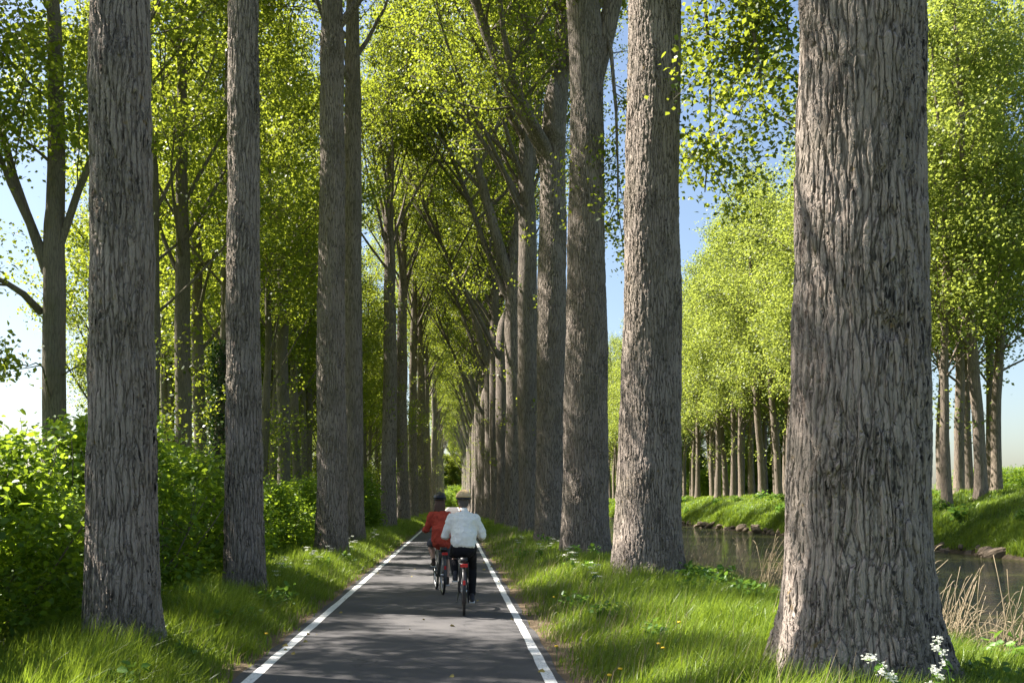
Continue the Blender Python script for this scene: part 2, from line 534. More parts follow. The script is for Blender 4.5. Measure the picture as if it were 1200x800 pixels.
def gen_tree(seed, scat=0.0, H=27, r0=.5, hb=12, nl=16, L=7.0, leaf=.105, per=62, flare=.35, lean=(0, 0), dense=None, bias=(0, 0), seg=14,
             custom=(), stem_top=.96, epi=0, spread=1.0, wob=.06, droopers=(), fork=None, leafs=1.0, elev=(.7, 1.15), lumps=(), zlim=None, nsub=6, ntw=4):
    """returns (trunk MeshBuf, crown MeshBuf); dense=(segments, step, ztop) makes a finely divided lower trunk"""
    rng = RNG(seed)
    tk, cr = MB(), MB()
    nz = 26
    zz = np.linspace(-.35, H * stem_top, nz)
    dx = np.cumsum(rng.normal(0, wob, nz)) * .5; dy = np.cumsum(rng.normal(0, wob, nz)) * .5
    grow = np.clip((zz - .5) / 6, 0, 1)
    dx = dx * grow; dy = dy * grow
    dx += lean[0] * np.clip(zz, 0, None); dy += lean[1] * np.clip(zz, 0, None)
    def axis(z):
        return np.stack([np.interp(z, zz, dx), np.interp(z, zz, dy), z], -1)
    def rad(z):
        u = np.clip(z / H, 0, 1)
        return r0 * np.clip(1 - u * .55 - np.clip((z - hb) / (H - hb), 0, 1) * .40, .03, None)
    # lower stem as a fluted surface of revolution
    sg, step, ztop = dense or (seg * 2, .5, hb + 1)
    if fork: ztop = min(f_[0] for f_ in fork) + .3
    zl = np.arange(-.4, ztop + step * .5, step)
    if not dense:
        zl = np.unique(np.concatenate([zl, np.arange(-.4, 1.6, .16)]))
    th = np.linspace(0, 2 * pi, sg, endpoint=False)
    Z, TH = np.meshgrid(zl, th, indexing='ij')
    ph = rng.uniform(0, 6.28, 8)
    zc = np.clip(Z, 0, None)
    flu = .5 * np.cos(3 * TH + ph[0]) + .4 * np.cos(5 * TH + ph[1]) + .3 * np.cos(8 * TH + ph[2])
    R = rad(Z) * (1 + .035 * np.cos(2 * TH + ph[3] + Z * .25) + .022 * np.sin(Z * .55 + ph[7]) + .018 * np.sin(3 * TH + ph[4] + Z * .7) + .012 * np.sin(Z * 1.7 + ph[5] + TH)
                  + .012 * np.cos(5 * TH + ph[6] - Z * 1.1))
    R = R + r0 * flare * np.exp(-zc / .42) * (1 + .6 * flu) + r0 * .10 * np.exp(-zc / 1.6)
    kn = [(rng.uniform(.8, ztop), rng.uniform(0, 6.28), rng.uniform(-.02, .024) * r0 / .5, rng.uniform(.08, .3), rng.uniform(.15, .4)) for _ in range(int(ztop * 2.2))] if dense else []
    for (lz, lth, amp, wz, wt) in list(lumps) + kn:
        dth = np.angle(np.exp(1j * (TH - lth)))
        R = R + amp * np.exp(-((Z - lz) / wz) ** 2 - (dth / wt) ** 2)
    ax = axis(zl)
    V = np.stack([ax[:, None, 0] + R * np.cos(TH), ax[:, None, 1] + R * np.sin(TH), Z], -1)
    tk.add(V.reshape(-1, 3), grid_faces(len(zl), sg), 0)
    if fork:   # the stem closes inside the fork
        top = V[-1]; c0 = top.mean(0)
        rows = [top + (0, 0, 0)] + [c0 + (top - c0) * k + (0, 0, h_) for k, h_ in ((.985, .3 * r0), (.93, .8 * r0), (.82, 1.5 * r0), (.62, 2.2 * r0), (.02, 3.2 * r0))]
        tk.add(np.vstack(rows), grid_faces(6, sg), 1)
    # upper stem
    zu = np.linspace(zl[-1] - .05, H * stem_top, 16)
    if not fork:
        tk.tube(axis(zu), rad(zu), seg, 1, cap=False)
    tips = []
    def sub(P, t0, t1, n, length, r, tw=(0, 0, 1)):
        m = len(P)
        for i in range(n):
            t = rng.uniform(t0, t1) * (m - 1)
            k = min(int(t), m - 2)
            p = P[k] + (P[k + 1] - P[k]) * (t - k)
            d = P[k + 1] - P[k]; d /= np.linalg.norm(d)
            s = rng.normal(0, 1, 3); s -= d * s.dot(d); s /= np.linalg.norm(s)
            q = curve_pts(p, d * .55 + s * .9 * spread, length * rng.uniform(.6, 1.2), 5, rng, tw, .10, .10)
            cr.tube(q, np.linspace(r, r * .25, len(q)), 4, 1, cap=False)
            tips.append(q)
            for j in range(ntw):
                t2 = rng.uniform(.3, 1.0) * (len(q) - 1)
                k2 = min(int(t2), len(q) - 2)
                p2 = q[k2] + (q[k2 + 1] - q[k2]) * (t2 - k2)
                s2 = rng.normal(0, 1, 3); s2[2] *= .6; s2 /= np.linalg.norm(s2)
                q2 = curve_pts(p2, s2 + np.array([0, 0, .15]), length * rng.uniform(.28, .55), 3, rng, tw, .04, .12)
                cr.tube(q2, np.linspace(r * .35, r * .12, len(q2)), 3, 1, cap=False)
                tips.append(q2)
    def limb(P, r):
        tk.tube(P, np.linspace(r, r * .25, len(P)), max(6, seg // 2), 1, cap=False)
        ln = np.linalg.norm(np.diff(P, axis=0), axis=1).sum()
        sub(P, .42, 1.0, max(2, int(round(nsub * ln / 6))), min(2.8, .36 * ln + .4), max(.012, r * .32))
    if fork:
        for (fz, daz, el, ln, rr) in fork:
            fz = fz - 2.4 * r0; rr = rr * 1.1
            p0 = axis(np.array([fz]))[0]
            d = np.array([cos(daz) * cos(el), sin(daz) * cos(el), sin(el)])
            P = curve_pts(p0, d, ln, 12, rng, (0, 0, 1), .035, .03)
            tk.tube(P, np.linspace(rr, rr * .3, len(P)), seg, 1, cap=False)
            sub(P, .15, 1, nsub * 2, 2.4, rr * .2)
            for q in range(int(nl / len(fork))):
                k = rng.integers(3, len(P) - 1)
                a = rng.uniform(0, 6.28); e = rng.uniform(.5, 1.0)
                dd = np.array([cos(a) * cos(e), sin(a) * cos(e), sin(e)])
                limb(curve_pts(P[k], dd, L * rng.uniform(.5, .9), 7, rng, (0, 0, 1), .09, .06), rr * .38)
    else:
        az = rng.uniform(0, 6.28)
        for i in range(nl):
            u = (i + rng.uniform(0, .8)) / nl
            z0 = hb + (H * .93 - hb) * u ** 1.15
            az += 2.4 + rng.normal(0, .35)
            p0 = axis(np.array([z0]))[0]
            el = rng.uniform(*elev)
            d = np.array([cos(az) * cos(el) + bias[0], sin(az) * cos(el) + bias[1], sin(el)])
            ln = L * rng.uniform(.7, 1.15) * (1 - .62 * u)
            P = curve_pts(p0, d, ln, 9, rng, (0, 0, 1), .07, .055)
            limb(P, rad(z0) * rng.uniform(.24, .42))
        sub(axis(zu), .4, 1, 6, 2.2, .04)
    for (P, r) in custom:
        limb(np.array(P, float), r)
    for (P, r) in droopers:
        P = np.array(P, float)
        tk.tube(P, np.linspace(r, r * .2, len(P)), 7, 1)
        sub(P, .32, 1, 11, 1.9, r * .22, (0, 0, -.45))
    # short leafy shoots on the bare stem
    for i in range(epi):
        z0 = rng.uniform(2.5, hb)
        a = rng.uniform(0, 6.28)
        p0 = axis(np.array([z0]))[0] + rad(np.array([z0]))[0] * .9 * np.array([cos(a), sin(a), 0])
        q = curve_pts(p0, (cos(a), sin(a), .5), rng.uniform(.4, .9), 3, rng)
        cr.tube(q, .008, 3, 1, cap=False)
        tips.append(q)
    pts, tn = [], []
    for q in tips:
        ln = np.linalg.norm(np.diff(q, axis=0), axis=1).sum()
        n = max(3, int(per * leafs * rng.uniform(.5, 1.4) * min(1.4, ln)))
        t = rng.uniform(.15, 1.03, n) * (len(q) - 1)
        k = np.clip(t.astype(int), 0, len(q) - 2)
        pts.append(q[k] + (q[k + 1] - q[k]) * (t - k)[:, None] + rng.normal(0, .15 + scat + .05 * ln, (n, 3)))
        tn.append(np.full(n, rng.uniform(.2, .8)))
    pts = np.vstack(pts); tn = np.concatenate(tn)
    leaf_geo(cr, pts, leaf, rng, 0, .3, tn, droop=.4)
    return tk, cr

def poplar(name, tk, cr, loc, label, group, bark, leafm, rz=0.0, bark_up=None):
    r = empty(name, loc, rz)
    tag(r, label, 'tree', group)
    tk.build('trunk', [bark, bark_up or bark], r)
    cr.build('crown', [leafm, TWIG], r)
    return r

def gz(x, y): return float(ground_z(x, y))

# ------------------------------------------------------------------ canal-side row
GR = 'poplars of the row between the path and the canal'
def canal_x(d): return 3.55 - .012 * max(0, d - 20) if d < 85 else 2.77
def P_at(*lst): return [tuple(at(*a)) for a in lst]
def local(base, lst): return [np.array(at(*a)) - np.array(base) for a in lst]

def near_tree(d, px, r0, seed, label, group, dense, **kw):
    x = (px - VPX) * d / FPX
    base = (x, d, gz(x, d))
    cust = [(local(base, c), r) for c, r in kw.pop('cust', ())]
    dr = [(local(base, c), r) for c, r in kw.pop('drp', ())]
    tk, cr = gen_tree(seed, r0=r0, dense=dense, custom=cust, droopers=dr, **kw)
    return poplar('poplar_tree', tk, cr, base, label, group, BARK_NEAR if dense else BARK, LEAF, bark_up=BARK)

near_tree(8.05, 1003, .545, 11, 'massive dark furrowed poplar trunk, nearest of the canal-side row, white flowers at its foot', GR, (560, .011, 7.4),
          H=25, hb=13, flare=.42, nl=14, lean=(.002, 0), wob=.035)
near_tree(18.8, 759, .615, 12, 'broad poplar trunk with sunlit left flank, second in the canal-side row', GR, (300, .02, 13.2), H=25, hb=12.8, flare=.18, nl=14,
          wob=.02, lean=(.010, 0),
          drp=[([(775, -130, 18.8), (820, -110, 18.4), (858, -40, 18.2), (880, 20, 18.0), (890, 80, 18.0), (896, 130, 18.0)], .07),
               ([(775, -60, 18.8), (800, -70, 19.2), (826, 0, 19.6), (832, 80, 19.8), (832, 150, 19.8), (826, 225, 19.8)], .06),
               ([(775, -150, 18.8), (830, -190, 18.5), (890, -90, 18.4), (918, -10, 18.4), (925, 50, 18.4)], .07)])
near_tree(26.7, 686, .60, 13, 'straight poplar trunk forking into two stems high up, third in the canal-side row', GR, (200, .035, 14.2), H=27, hb=14, flare=.2, nl=16, wob=.02,
          fork=[(13.8, 2.9, 1.46, 14, .40), (13.6, -.1, 1.30, 13, .26)],
          drp=[([(706, 20, 26.7), (716, 60, 26.4), (722, 130, 26.2), (724, 200, 26.2), (724, 260, 26.2)], .07)])
near_tree(34.6, 648, .58, 14, 'poplar with a cut branch stub and lichen below its fork, fourth in the canal-side row', GR, (150, .05, 14.6), H=28, hb=14, flare=.2, nl=14, wob=.02,
          fork=[(14.3, 1.4, 1.52, 13, .34), (14.5, 3.1, 1.08, 12, .24)],
          cust=[([(650, 205, 34.6), (640, 172, 34.25), (622, 140, 33.6), (602, 95, 33.0), (590, 40, 32.6), (582, -40, 32.4)], .24)],
          lumps=[(14.2, -1.6, .22, .35, .5), (13.7, 3.0, .2, .4, .5)])

# shared shapes for the rest of the rows
def variant(seed, bark, leafm, bark_up=None, **kw):
    tk, cr = gen_tree(seed, **kw)
    return (tk.mesh('trunk', [bark, bark_up or bark]), cr.mesh('crown', [leafm, TWIG]))
def stand(var, loc, label, group, rz, sc=1.0, name='poplar_tree'):
    r = empty(name, loc, rz)
    r.scale = (sc, sc, sc)
    tag(r, label, 'tree', group)
    for nm, me in zip(('trunk', 'crown'), var):
        o = bpy.data.objects.new(nm, me)
        COL.objects.link(o)
        o.parent = r
    return r

ROWV = [variant(40 + i, BARK, LEAF, r0=.50 + .03 * (i % 3), H=27 + (i % 3), hb=13 + 1.3 * (i % 3), nl=30, L=10.5, flare=.22, seg=12, epi=14, per=33, leaf=.125, elev=(.9, 1.28),
                bias=((-.35 if i < 3 else .1), 0), fork=[None, [(13.0, 3.3, 1.22, 15, .27), (14.5, .6, 1.46, 14, .33), (12.2, 2.6, 1.05, 12, .16)], [(15.0, 3.0, 1.36, 13, .30), (14.6, .2, 1.44, 13, .32), (10.5, 3.5, .98, 13, .15)], [(11.5, 2.9, 1.25, 16, .30), (13, -.4, 1.42, 15, .30), (12, 3.9, 1.1, 12, .17)], None][i]) for i in range(5)]
ds = [43, 51.5, 60, 69, 78, 87, 96, 106, 116, 127, 138, 150, 162, 175, 190, 206, 224, 244, 266, 290, 316]
random.seed(5)
for i, d in enumerate(ds):
    x = canal_x(d)
    lab = (ORD[i + 4] + ' poplar from the camera in the canal-side row, grey furrowed bark') if d < 160 else 'small far poplar at the distant end of the canal-side row'
    stand(ROWV[i % 3 if i < 8 else random.randrange(5)], (x, d, gz(x, d)), lab, GR if d < 160 else 'distant poplars ending the canal-side row', random.uniform(-.35, .35), random.uniform(.94, 1.06))

# ------------------------------------------------------------------ hedge-side row
GL = 'poplars of the row between the path and the hedge'
near_tree(9.6, 142, .325, 21, 'slim straight poplar trunk with swollen scar, nearest of the hedge-side row', GL, (300, .014, 8.0), H=26, hb=9.6, flare=.26, nl=20, L=6, wob=.02,
          lumps=[(3.9, -.3, .035, .35, .5), (5.6, -1.6, .03, .3, .5)])
near_tree(15.6, 287, .285, 22, 'slender poplar trunk, second in the hedge-side row, grass round its foot', GL, (200, .025, 11.5), H=26, hb=13, flare=.2, nl=13, wob=.02)
near_tree(26.5, 389, .42, 23, 'thick poplar trunk overlapping the one behind it, third in the hedge-side row', GL, (160, .04, 14.0), H=27, hb=14, flare=.28, nl=13, wob=.02)
near_tree(32.5, 413, .39, 24, 'poplar trunk half hidden behind the third, fourth in the hedge-side row', GL, None, H=27, hb=14, flare=.2, nl=13, wob=.02)
LV = [variant(60 + i, BARK, LEAF, r0=.42, H=28 + i, hb=13.5 + i, nl=28, L=9, flare=.22, seg=12, epi=16, per=35, leaf=.125, elev=(.85, 1.25), bias=(.1, 0)) for i in range(4)]
dl = [52.5, 68, 84, 97, 110, 124, 138, 152, 168, 185, 204, 226, 250, 278, 310]
for i, d in enumerate(dl):
    x = -3.5
    lab = (ORD[i + 4] + ' poplar from the camera in the hedge-side row, grey bark') if d < 160 else 'small far poplar at the distant end of the hedge-side row'
    stand(LV[i % 4], (x, d, gz(x, d)), lab, GL if d < 160 else 'distant poplars ending the hedge-side row', random.uniform(-2, 2), random.uniform(.95, 1.08))

# trees that close the avenue where the path bends far away
EV = variant(70, BARK, LEAF, r0=.35, H=20, hb=1.8, nl=26, L=6, leaf=.26, per=44, seg=8)
for i, x in enumerate((-18, -13, -9, -5, -1.5, 2, 5, 9, 14, -7, 0, 4)):
    stand(EV, (x, 335 + 5 * (i % 3) + (12 if i > 8 else 0), -1.0 - .5 * (i % 2)), 'distant leafy tree closing the far end of the avenue', 'trees closing the end of the avenue', i * 1.3, 1.25)

# ------------------------------------------------------------------ wood behind the hedge
GW = 'trees of the wood behind the hedge'
base = (-8.0, 20.0, gz(-8, 20))
tk, cr = gen_tree(31, H=20, r0=.245, hb=6.2, nl=8, L=5.0, flare=.2, seg=14, per=64, wob=.03, lean=(-.012, 0), leaf=.11, nsub=5,
                  fork=[(6.6, 3.4, 1.2, 9, .085), (6.8, 1.4, 1.5, 13, .18), (7.0, -.2, 1.25, 9, .075)],
                  custom=[(local(base, [(48, 366, 20), (28, 345, 19.6), (5, 330, 19.2), (-30, 318, 19), (-70, 290, 19)]), .085),
                          (local(base, [(55, 320, 20), (35, 262, 19.8), (12, 215, 19.6), (-5, 170, 19.4), (-15, 110, 19.4)]), .10),
                          (local(base, [(62, 480, 20), (50, 430, 19.3), (42, 425, 19.0), (30, 430, 18.8)]), .025),
                          (local(base, [(72, 440, 20), (88, 430, 19.5), (100, 425, 19.2), (110, 430, 19)]), .02)])
poplar('broadleaf_tree', tk, cr, base, 'grey forked tree standing against the open sky behind the bushes', GW, BARK_YOUNG, LEAF)
WV = [variant(80 + i, BARK_YOUNG, LEAF, r0=[.17, .22, .26, .20, .24][i], H=[23, 25, 27, 21, 26][i], hb=[5, 7, 8.5, 4.5, 6.5][i], nl=24, L=5.2, flare=.2, seg=9,
              leaf=.12, per=60, epi=14, elev=(.6, 1.1), lean=[(.02, 0), (-.035, 0), (.0, 0), (.03, 0), (-.01, 0)][i], wob=.09) for i in range(5)]
WV.append(variant(85, BARK_YOUNG, LEAF, r0=.2, H=21, hb=6.5, nl=17, L=4.6, flare=.2, seg=9, leaf=.12, per=70, elev=(.7, 1.15), wob=.08))
wood = [(182, 27, 1), (214, 28, 2), (241, 35, 4), (256, 33, 0), (318, 46, 0), (331, 40, 2), (351, 48, 4), (363, 58, 1), (375, 68, 3),
        (120, 40, 3), (150, 52, 2), (200, 50, 1), (230, 62, 0), (275, 56, 4), (300, 66, 2), (345, 82, 1), (400, 90, 4), (432, 96, 3), (425, 130, 0), (390, 130, 2),
        (350, 120, 3), (300, 105, 1), (250, 88, 2), (205, 80, 4), (160, 76, 0), (445, 160, 1), (462, 190, 2), (415, 190, 4), (475, 230, 3), (440, 240, 0)]
for k_, px_ in enumerate((194, 229, 268, 276, 292, 308, 322, 341, 357, 372, 203, 248, 312, 334)):
    wood.append((px_, (47, 52, 44, 60, 49, 38, 56, 66, 54, 60, 64, 71, 78, 58)[k_], (5, 0, 5, 3)[k_ % 4]))
random.seed(77)
for k in range(34):
    d_ = 44 + 150 * random.random() ** 1.3
    wood.append((VPX + (-13 - 18 * random.random()) * FPX / d_, d_, random.randrange(5)))
for k in range(26):
    d_ = 50 + 85 * (k / 26)
    wood.append((VPX + (-7.2 - 6.5 * random.random()) * FPX / d_, d_, random.randrange(5)))
wood = [w for w in wood if w[0] > 112]
for (x_, d_) in ((-10.5, 13.4), (-13.5, 16.5), (-12.5, 20.5), (-16, 25), (-19, 31)):  # out-of-view trees of the wood, added to dapple the path with shade
    wood.append((VPX + x_ * FPX / d_, d_, 5))
wood.sort(key=lambda w: w[1])
for i, (px, d, v) in enumerate(wood):
    x = (px - VPX) * d / FPX
    if (px, d) == (256, 33): lab = 'leaning tree whose stem is wrapped in dark ivy behind the hedge'
    elif d < 62 and i < 28: lab = ORD[i + 1] + [' slim tree', ' grey tree', ' straight tree', ' thin many-branched tree', ' leafy tree', ' slender sparse tree'][v] + ' from the camera in the wood behind the hedge'
    else: lab = 'far thin tree deep in the wood behind the hedge'
    r = stand(WV[v], (x, d, gz(x, d)), lab, GW if d < 62 and i < 28 else 'far trees deep in the wood', random.uniform(-.4, .4), random.uniform(.9, 1.1), 'broadleaf_tree')
    if (px, d) == (256, 33):
        rg = RNG(7)
        iv = MB()
        n = 5200
        z = rg.uniform(0, 1, n) ** .9 * 6.5
        a = rg.uniform(0, 6.28, n)
        rr = .2 + rg.gamma(2, .09, n) * (1.1 - z / 9)
        leaf_geo(iv, np.stack([rr * np.cos(a) + .02 * z, rr * np.sin(a), z], 1), .09, rg, 0, .2)
        for k in range(5):
            zz = np.linspace(0, 6, 14)
            iv.tube(np.stack([.02 * zz + .2 * np.cos(k * 1.3 + zz * .5), .2 * np.sin(k * 1.3 + zz * .5), zz], 1), .015, 4, 1)
        iv.build('ivy', [LEAF_IVY, TWIG], r)

# ------------------------------------------------------------------ far bank
GF = 'poplars along the far bank of the canal'
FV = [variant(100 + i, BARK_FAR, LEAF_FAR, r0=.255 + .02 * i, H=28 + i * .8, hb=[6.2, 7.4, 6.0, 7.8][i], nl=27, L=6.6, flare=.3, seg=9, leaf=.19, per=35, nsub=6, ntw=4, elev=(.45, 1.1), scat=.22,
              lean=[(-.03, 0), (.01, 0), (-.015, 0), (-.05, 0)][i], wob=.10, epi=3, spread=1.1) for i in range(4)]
fb = [(1345, 45, 1, 28.2), (1168, 57, 1, None), (1150, 52, 3, None), (1160, 62, 2, None), (1135, 59, 0, None), (1124, 56, 2, None), (1110, 52, 0, None), (1103, 64, 1, None),
      (1060, 62, 2, None), (1030, 66, 0, None), (990, 70, 3, None), (960, 74, 1, None)]
far = []
for px, d, v, _ in fb:
    far.append(((px - VPX) * d / FPX, d, v))
dd = 79
while dd < 330:
    far.append((28.5 + random.uniform(-.5, .5), dd, random.randrange(4)))
    far.append((34.5 + random.uniform(-.8, .8), dd + random.uniform(1, 4), random.randrange(4)))
    if dd < 130: far.append((31.4 + random.uniform(-.8, .8), dd + random.uniform(0, 4), random.randrange(4)))
    dd += 4.6 if dd < 120 else (6.5 if dd < 200 else 13)
far.sort(key=lambda t: t[1])
for i, (x, d, v) in enumerate(far):
    if d < 112 and i < 26: lab = ORD[i] + [' pale leaning poplar', ' straight brown poplar', ' low-crowned poplar', ' slanting poplar'][v] + ' from the camera on the far canal bank'
    else: lab = 'far sunny poplar in the long row on the far canal bank'
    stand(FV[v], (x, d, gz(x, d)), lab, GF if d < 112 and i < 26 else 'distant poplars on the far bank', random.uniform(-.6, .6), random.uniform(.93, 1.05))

for i in range(46):
    y = 70 + 280 * random.random()
    x = 39 + 8 * random.random()
    if (x / y) > .40: continue
    stand(EV, (x, y, gz(x, y)), 'bushy tree closing the view behind the far bank poplars', 'bushy trees behind the far bank poplars', random.uniform(0, 6), random.uniform(.5, .75), 'broadleaf_tree')
# small house and bushes far beyond the far bank
hx, hy = at(1181, 560, 310).x, 310
hz = gz(hx, hy)
hr = empty('house', (hx, hy, hz))
tag(hr, 'small far house with red roof beyond the far bank trees', 'house')
mb = MB(); mb.box((0, 0, 1.6), (9, 7, 3.2)); mb.build('wall', plain('pale_pink_render', (.5, .36, .31), .9), hr, smooth=False)
mb = MB()
mb.add([[-4.9, -3.9, 3.1], [4.9, -3.9, 3.1], [4.9, 3.9, 3.1], [-4.9, 3.9, 3.1], [-4.9, 0, 6.2], [4.9, 0, 6.2]], [[0, 1, 5, 4], [2, 3, 4, 5]])
mb.add([[-4.9, -3.9, 3.1], [-4.9, 3.9, 3.1], [-4.9, 0, 6.2], [4.9, -3.9, 3.1], [4.9, 3.9, 3.1], [4.9, 0, 6.2]], [[0, 2, 1], [3, 4, 5]])
rf = mb.build('roof', plain('red_roof_tiles', (.42, .16, .10), .9), hr, smooth=False)
mb = MB(); mb.box((2.6, .3, 6.3), (.6, .6, 1.4)); mb.build('chimney', plain('chimney_brick', (.3, .15, .1), .9), rf, smooth=False)
GLS = plain('dark_window_glass', (.05, .06, .07), .1)
for wx in (-2.8, 0, 2.8):
    mb = MB(); mb.box((wx, -3.52, 1.7), (1.1, .08, 1.3)); mb.build('window', GLS, hr, smooth=False)

# ------------------------------------------------------------------ bushes
def gen_bush(seed, h, rx, leaf, nclump, per, dense=True):
    rng = RNG(seed)
    st, lv = MB(), MB()
    tips = []
    for i in range(9):
        a = i * 2.4 + rng.uniform(0, .5)
        e = rng.uniform(.75, 1.35)
        P = curve_pts((rng.normal(0, .12), rng.normal(0, .12), -.1), (cos(a) * cos(e), sin(a) * cos(e), sin(e)), h * rng.uniform(.75, 1.1), 7, rng, (0, 0, 1), .03, .09)
        st.tube(P, np.linspace(.022, .006, 8), 5)
        for j in range(7):
            k = rng.integers(1, 7)
            s = rng.normal(0, 1, 3); s[2] = abs(s[2]) * .5 + .2; s /= np.linalg.norm(s)
            q = curve_pts(P[k], s, rng.uniform(.5, 1.0) * rx * .8, 4, rng, (0, 0, 1), .05, .1)
            st.tube(q, np.linspace(.008, .003, 5), 4)
            tips.append(q)
    pts, tn = [], []
    for i in range(nclump):
        a = rng.uniform(0, 6.28)
        zz = rng.uniform(.08, 1.0) * rng.uniform(.8, 1.12)
        rr = rx * math.sqrt(max(.08, 1 - (max(0, zz - .35) / .72) ** 2)) * rng.uniform(.45, 1.0) ** .6
        c = np.array([rr * cos(a), rr * sin(a), zz * h + rng.normal(0, .08)])
        pts.append(c + rng.normal(0, 1, (per, 3)) * np.array([.19, .19, .10]))
        tn.append(np.full(per, rng.uniform(.15, .9)))
    for q in tips:
        n = per // 2
        t = rng.uniform(.2, 1, n) * 4
        k = np.clip(t.astype(int), 0, 3)
        pts.append(q[k] + (q[k + 1] - q[k]) * (t - k)[:, None] + rng.normal(0, .07, (n, 3)))
        tn.append(np.full(n, rng.uniform(.2, .9)))
    # a few long shoots standing out of the top
    for i in range(14):
        a = rng.uniform(0, 6.28)
        p0 = np.array([cos(a), sin(a), 0]) * rx * rng.uniform(.1, .9) + np.array([0, 0, h * .8])
        q = curve_pts(p0, (rng.normal(0, .3), rng.normal(0, .3), 1), rng.uniform(.4, .9), 4, rng)
        st.tube(q, np.linspace(.007, .003, 5), 4)
        t = rng.uniform(0, 1, 22) * 4
        k = np.clip(t.astype(int), 0, 3)
        pts.append(q[k] + (q[k + 1] - q[k]) * (t - k)[:, None] + rng.normal(0, .06, (22, 3)))
        tn.append(np.full(22, .6))
    leaf_geo(lv, np.vstack(pts), leaf, rng, 0, .7, np.concatenate(tn), simple=False, aspect=.75, droop=.2)
    return st.mesh('stem', TWIG), lv.mesh('foliage', LEAF_BUSH)
BV = [gen_bush(200 + i, [2.35, 2.1, 2.55, 2.0][i], [1.25, 1.35, 1.2, 1.3][i], .09, 115, 70) for i in range(4)]
GB = 'bushes of the hedge beside the verge'
bl = [(-4.9, 7.6, .95), (-5.9, 9.0, 1.02), (-4.75, 10.0, .90), (-5.9, 11.6, 1.0), (-4.9, 12.6, .97), (-6.4, 13.8, 1.0), (-5.1, 15.0, .92), (-6.0, 16.8, 1.02), (-5.2, 18.2, .96),
      (-6.3, 20.2, 1.03), (-5.1, 21.4, .95), (-5.9, 24.0, 1.0), (-5.1, 26.2, .96), (-5.7, 29.0, 1.0), (-5.1, 32.0, .95), (-5.6, 35.5, 1.02), (-5.2, 39.5, 1.0), (-5.5, 44.0, 1.02),
      (-5.1, 49, 1.0), (-5.3, 56, 1.05), (-5.2, 64, 1.0), (-5.2, 74, 1.0), (-5.2, 86, 1.05), (-5.3, 100, 1.1), (-5.2, 118, 1.1), (-5.2, 140, 1.1)]
for i, (x, y, s) in enumerate(bl):
    r = empty('bush', (x, y, gz(x, y)), i * 1.9)
    s = s * (.74, 1.06, .9, 1.1, .82)[i % 5] if i > 2 else s
    if y < 14: s = s * .86
    r.scale = (s * 1.08, s * 1.08, s * (1.0, .9, 1.08, .8)[(i * 3) % 4])
    tag(r, ORD[i] + ' green bush from the camera in the hedge beside the verge', 'bush', GB)
    for nm, me in zip(('stem', 'foliage'), BV[i % 4]):
        o = bpy.data.objects.new(nm, me); COL.objects.link(o); o.parent = r
random.seed(9)
for i in range(84):   # undergrowth beyond the far bank and deeper in the wood
    x, y = (random.uniform(-26, -9), random.uniform(26, 95)) if i < 10 else ((random.uniform(85, 190), random.uniform(190, 330)) if i < 30 else (random.uniform(38, 52), random.uniform(72, 260)))
    if i >= 30 and x / y > .43: continue
    s = random.uniform(.9, 1.3) if i < 10 else (random.uniform(2.5, 4.0) if i < 30 else random.uniform(1.3, 2.3))
    r = empty('bush', (x, y, gz(x, y)), i)
    r.scale = (s, s, s)
    tag(r, 'leafy undergrowth bush among the wood behind the hedge' if i < 10 else 'far rounded bush beyond the far bank trees', 'bush', 'undergrowth bushes in the wood' if i < 10 else 'far bushes beyond the canal')
    for nm, me in zip(('stem', 'foliage'), BV[i % 4]):
        o = bpy.data.objects.new(nm, me); COL.objects.link(o); o.parent = r

for i in range(16):
    x, y = -15 + 28 * i / 15, 318 + 6 * (i % 3)
    k = 1.9 + .5 * (i % 3)
    r = empty('bush', (x, y, -.1), i)
    r.scale = (k, k, k)
    tag(r, 'distant bush where the path bends out of sight', 'bush', 'distant bushes at the bend of the path')
    for nm, me in zip(('stem', 'foliage'), BV[i % 4]):
        o = bpy.data.objects.new(nm, me); COL.objects.link(o); o.parent = r

# ------------------------------------------------------------------ grass
def blades(mb, P, h, w, rng, tint, lean=.45):
    n = len(P)
    a = rng.uniform(0, 2 * pi, n)
    side = np.stack([np.cos(a), np.sin(a), np.zeros(n)], 1)
    la = rng.uniform(0, 2 * pi, n)
    lr = np.abs(rng.normal(0, lean, n)) * h
    ld = np.stack([np.cos(la) * lr + .18 * h, np.sin(la) * lr - .05 * h, np.zeros(n)], 1)
    up = np.array([0, 0, 1.0])
    hh = h[:, None]; ww = (w[:, None]) * .5
    m1 = P + ld * .25 + up * hh * .5
    tp = P + ld + up * hh * (1 - .28 * np.minimum(1.5, lr / h))[:, None]
    V = np.stack([P - side * ww, P + side * ww, m1 + side * ww * .85, m1 - side * ww * .85, tp + side * ww * .12, tp - side * ww * .12], 1)
    k = np.arange(n)[:, None] * 6
    F = np.concatenate([k + np.array([[0, 1, 2, 3]]), k + np.array([[3, 2, 4, 5]])])
    mb.add(V.reshape(-1, 3), F, 0, np.repeat(np.clip(tint, 0.01, 1), 6))

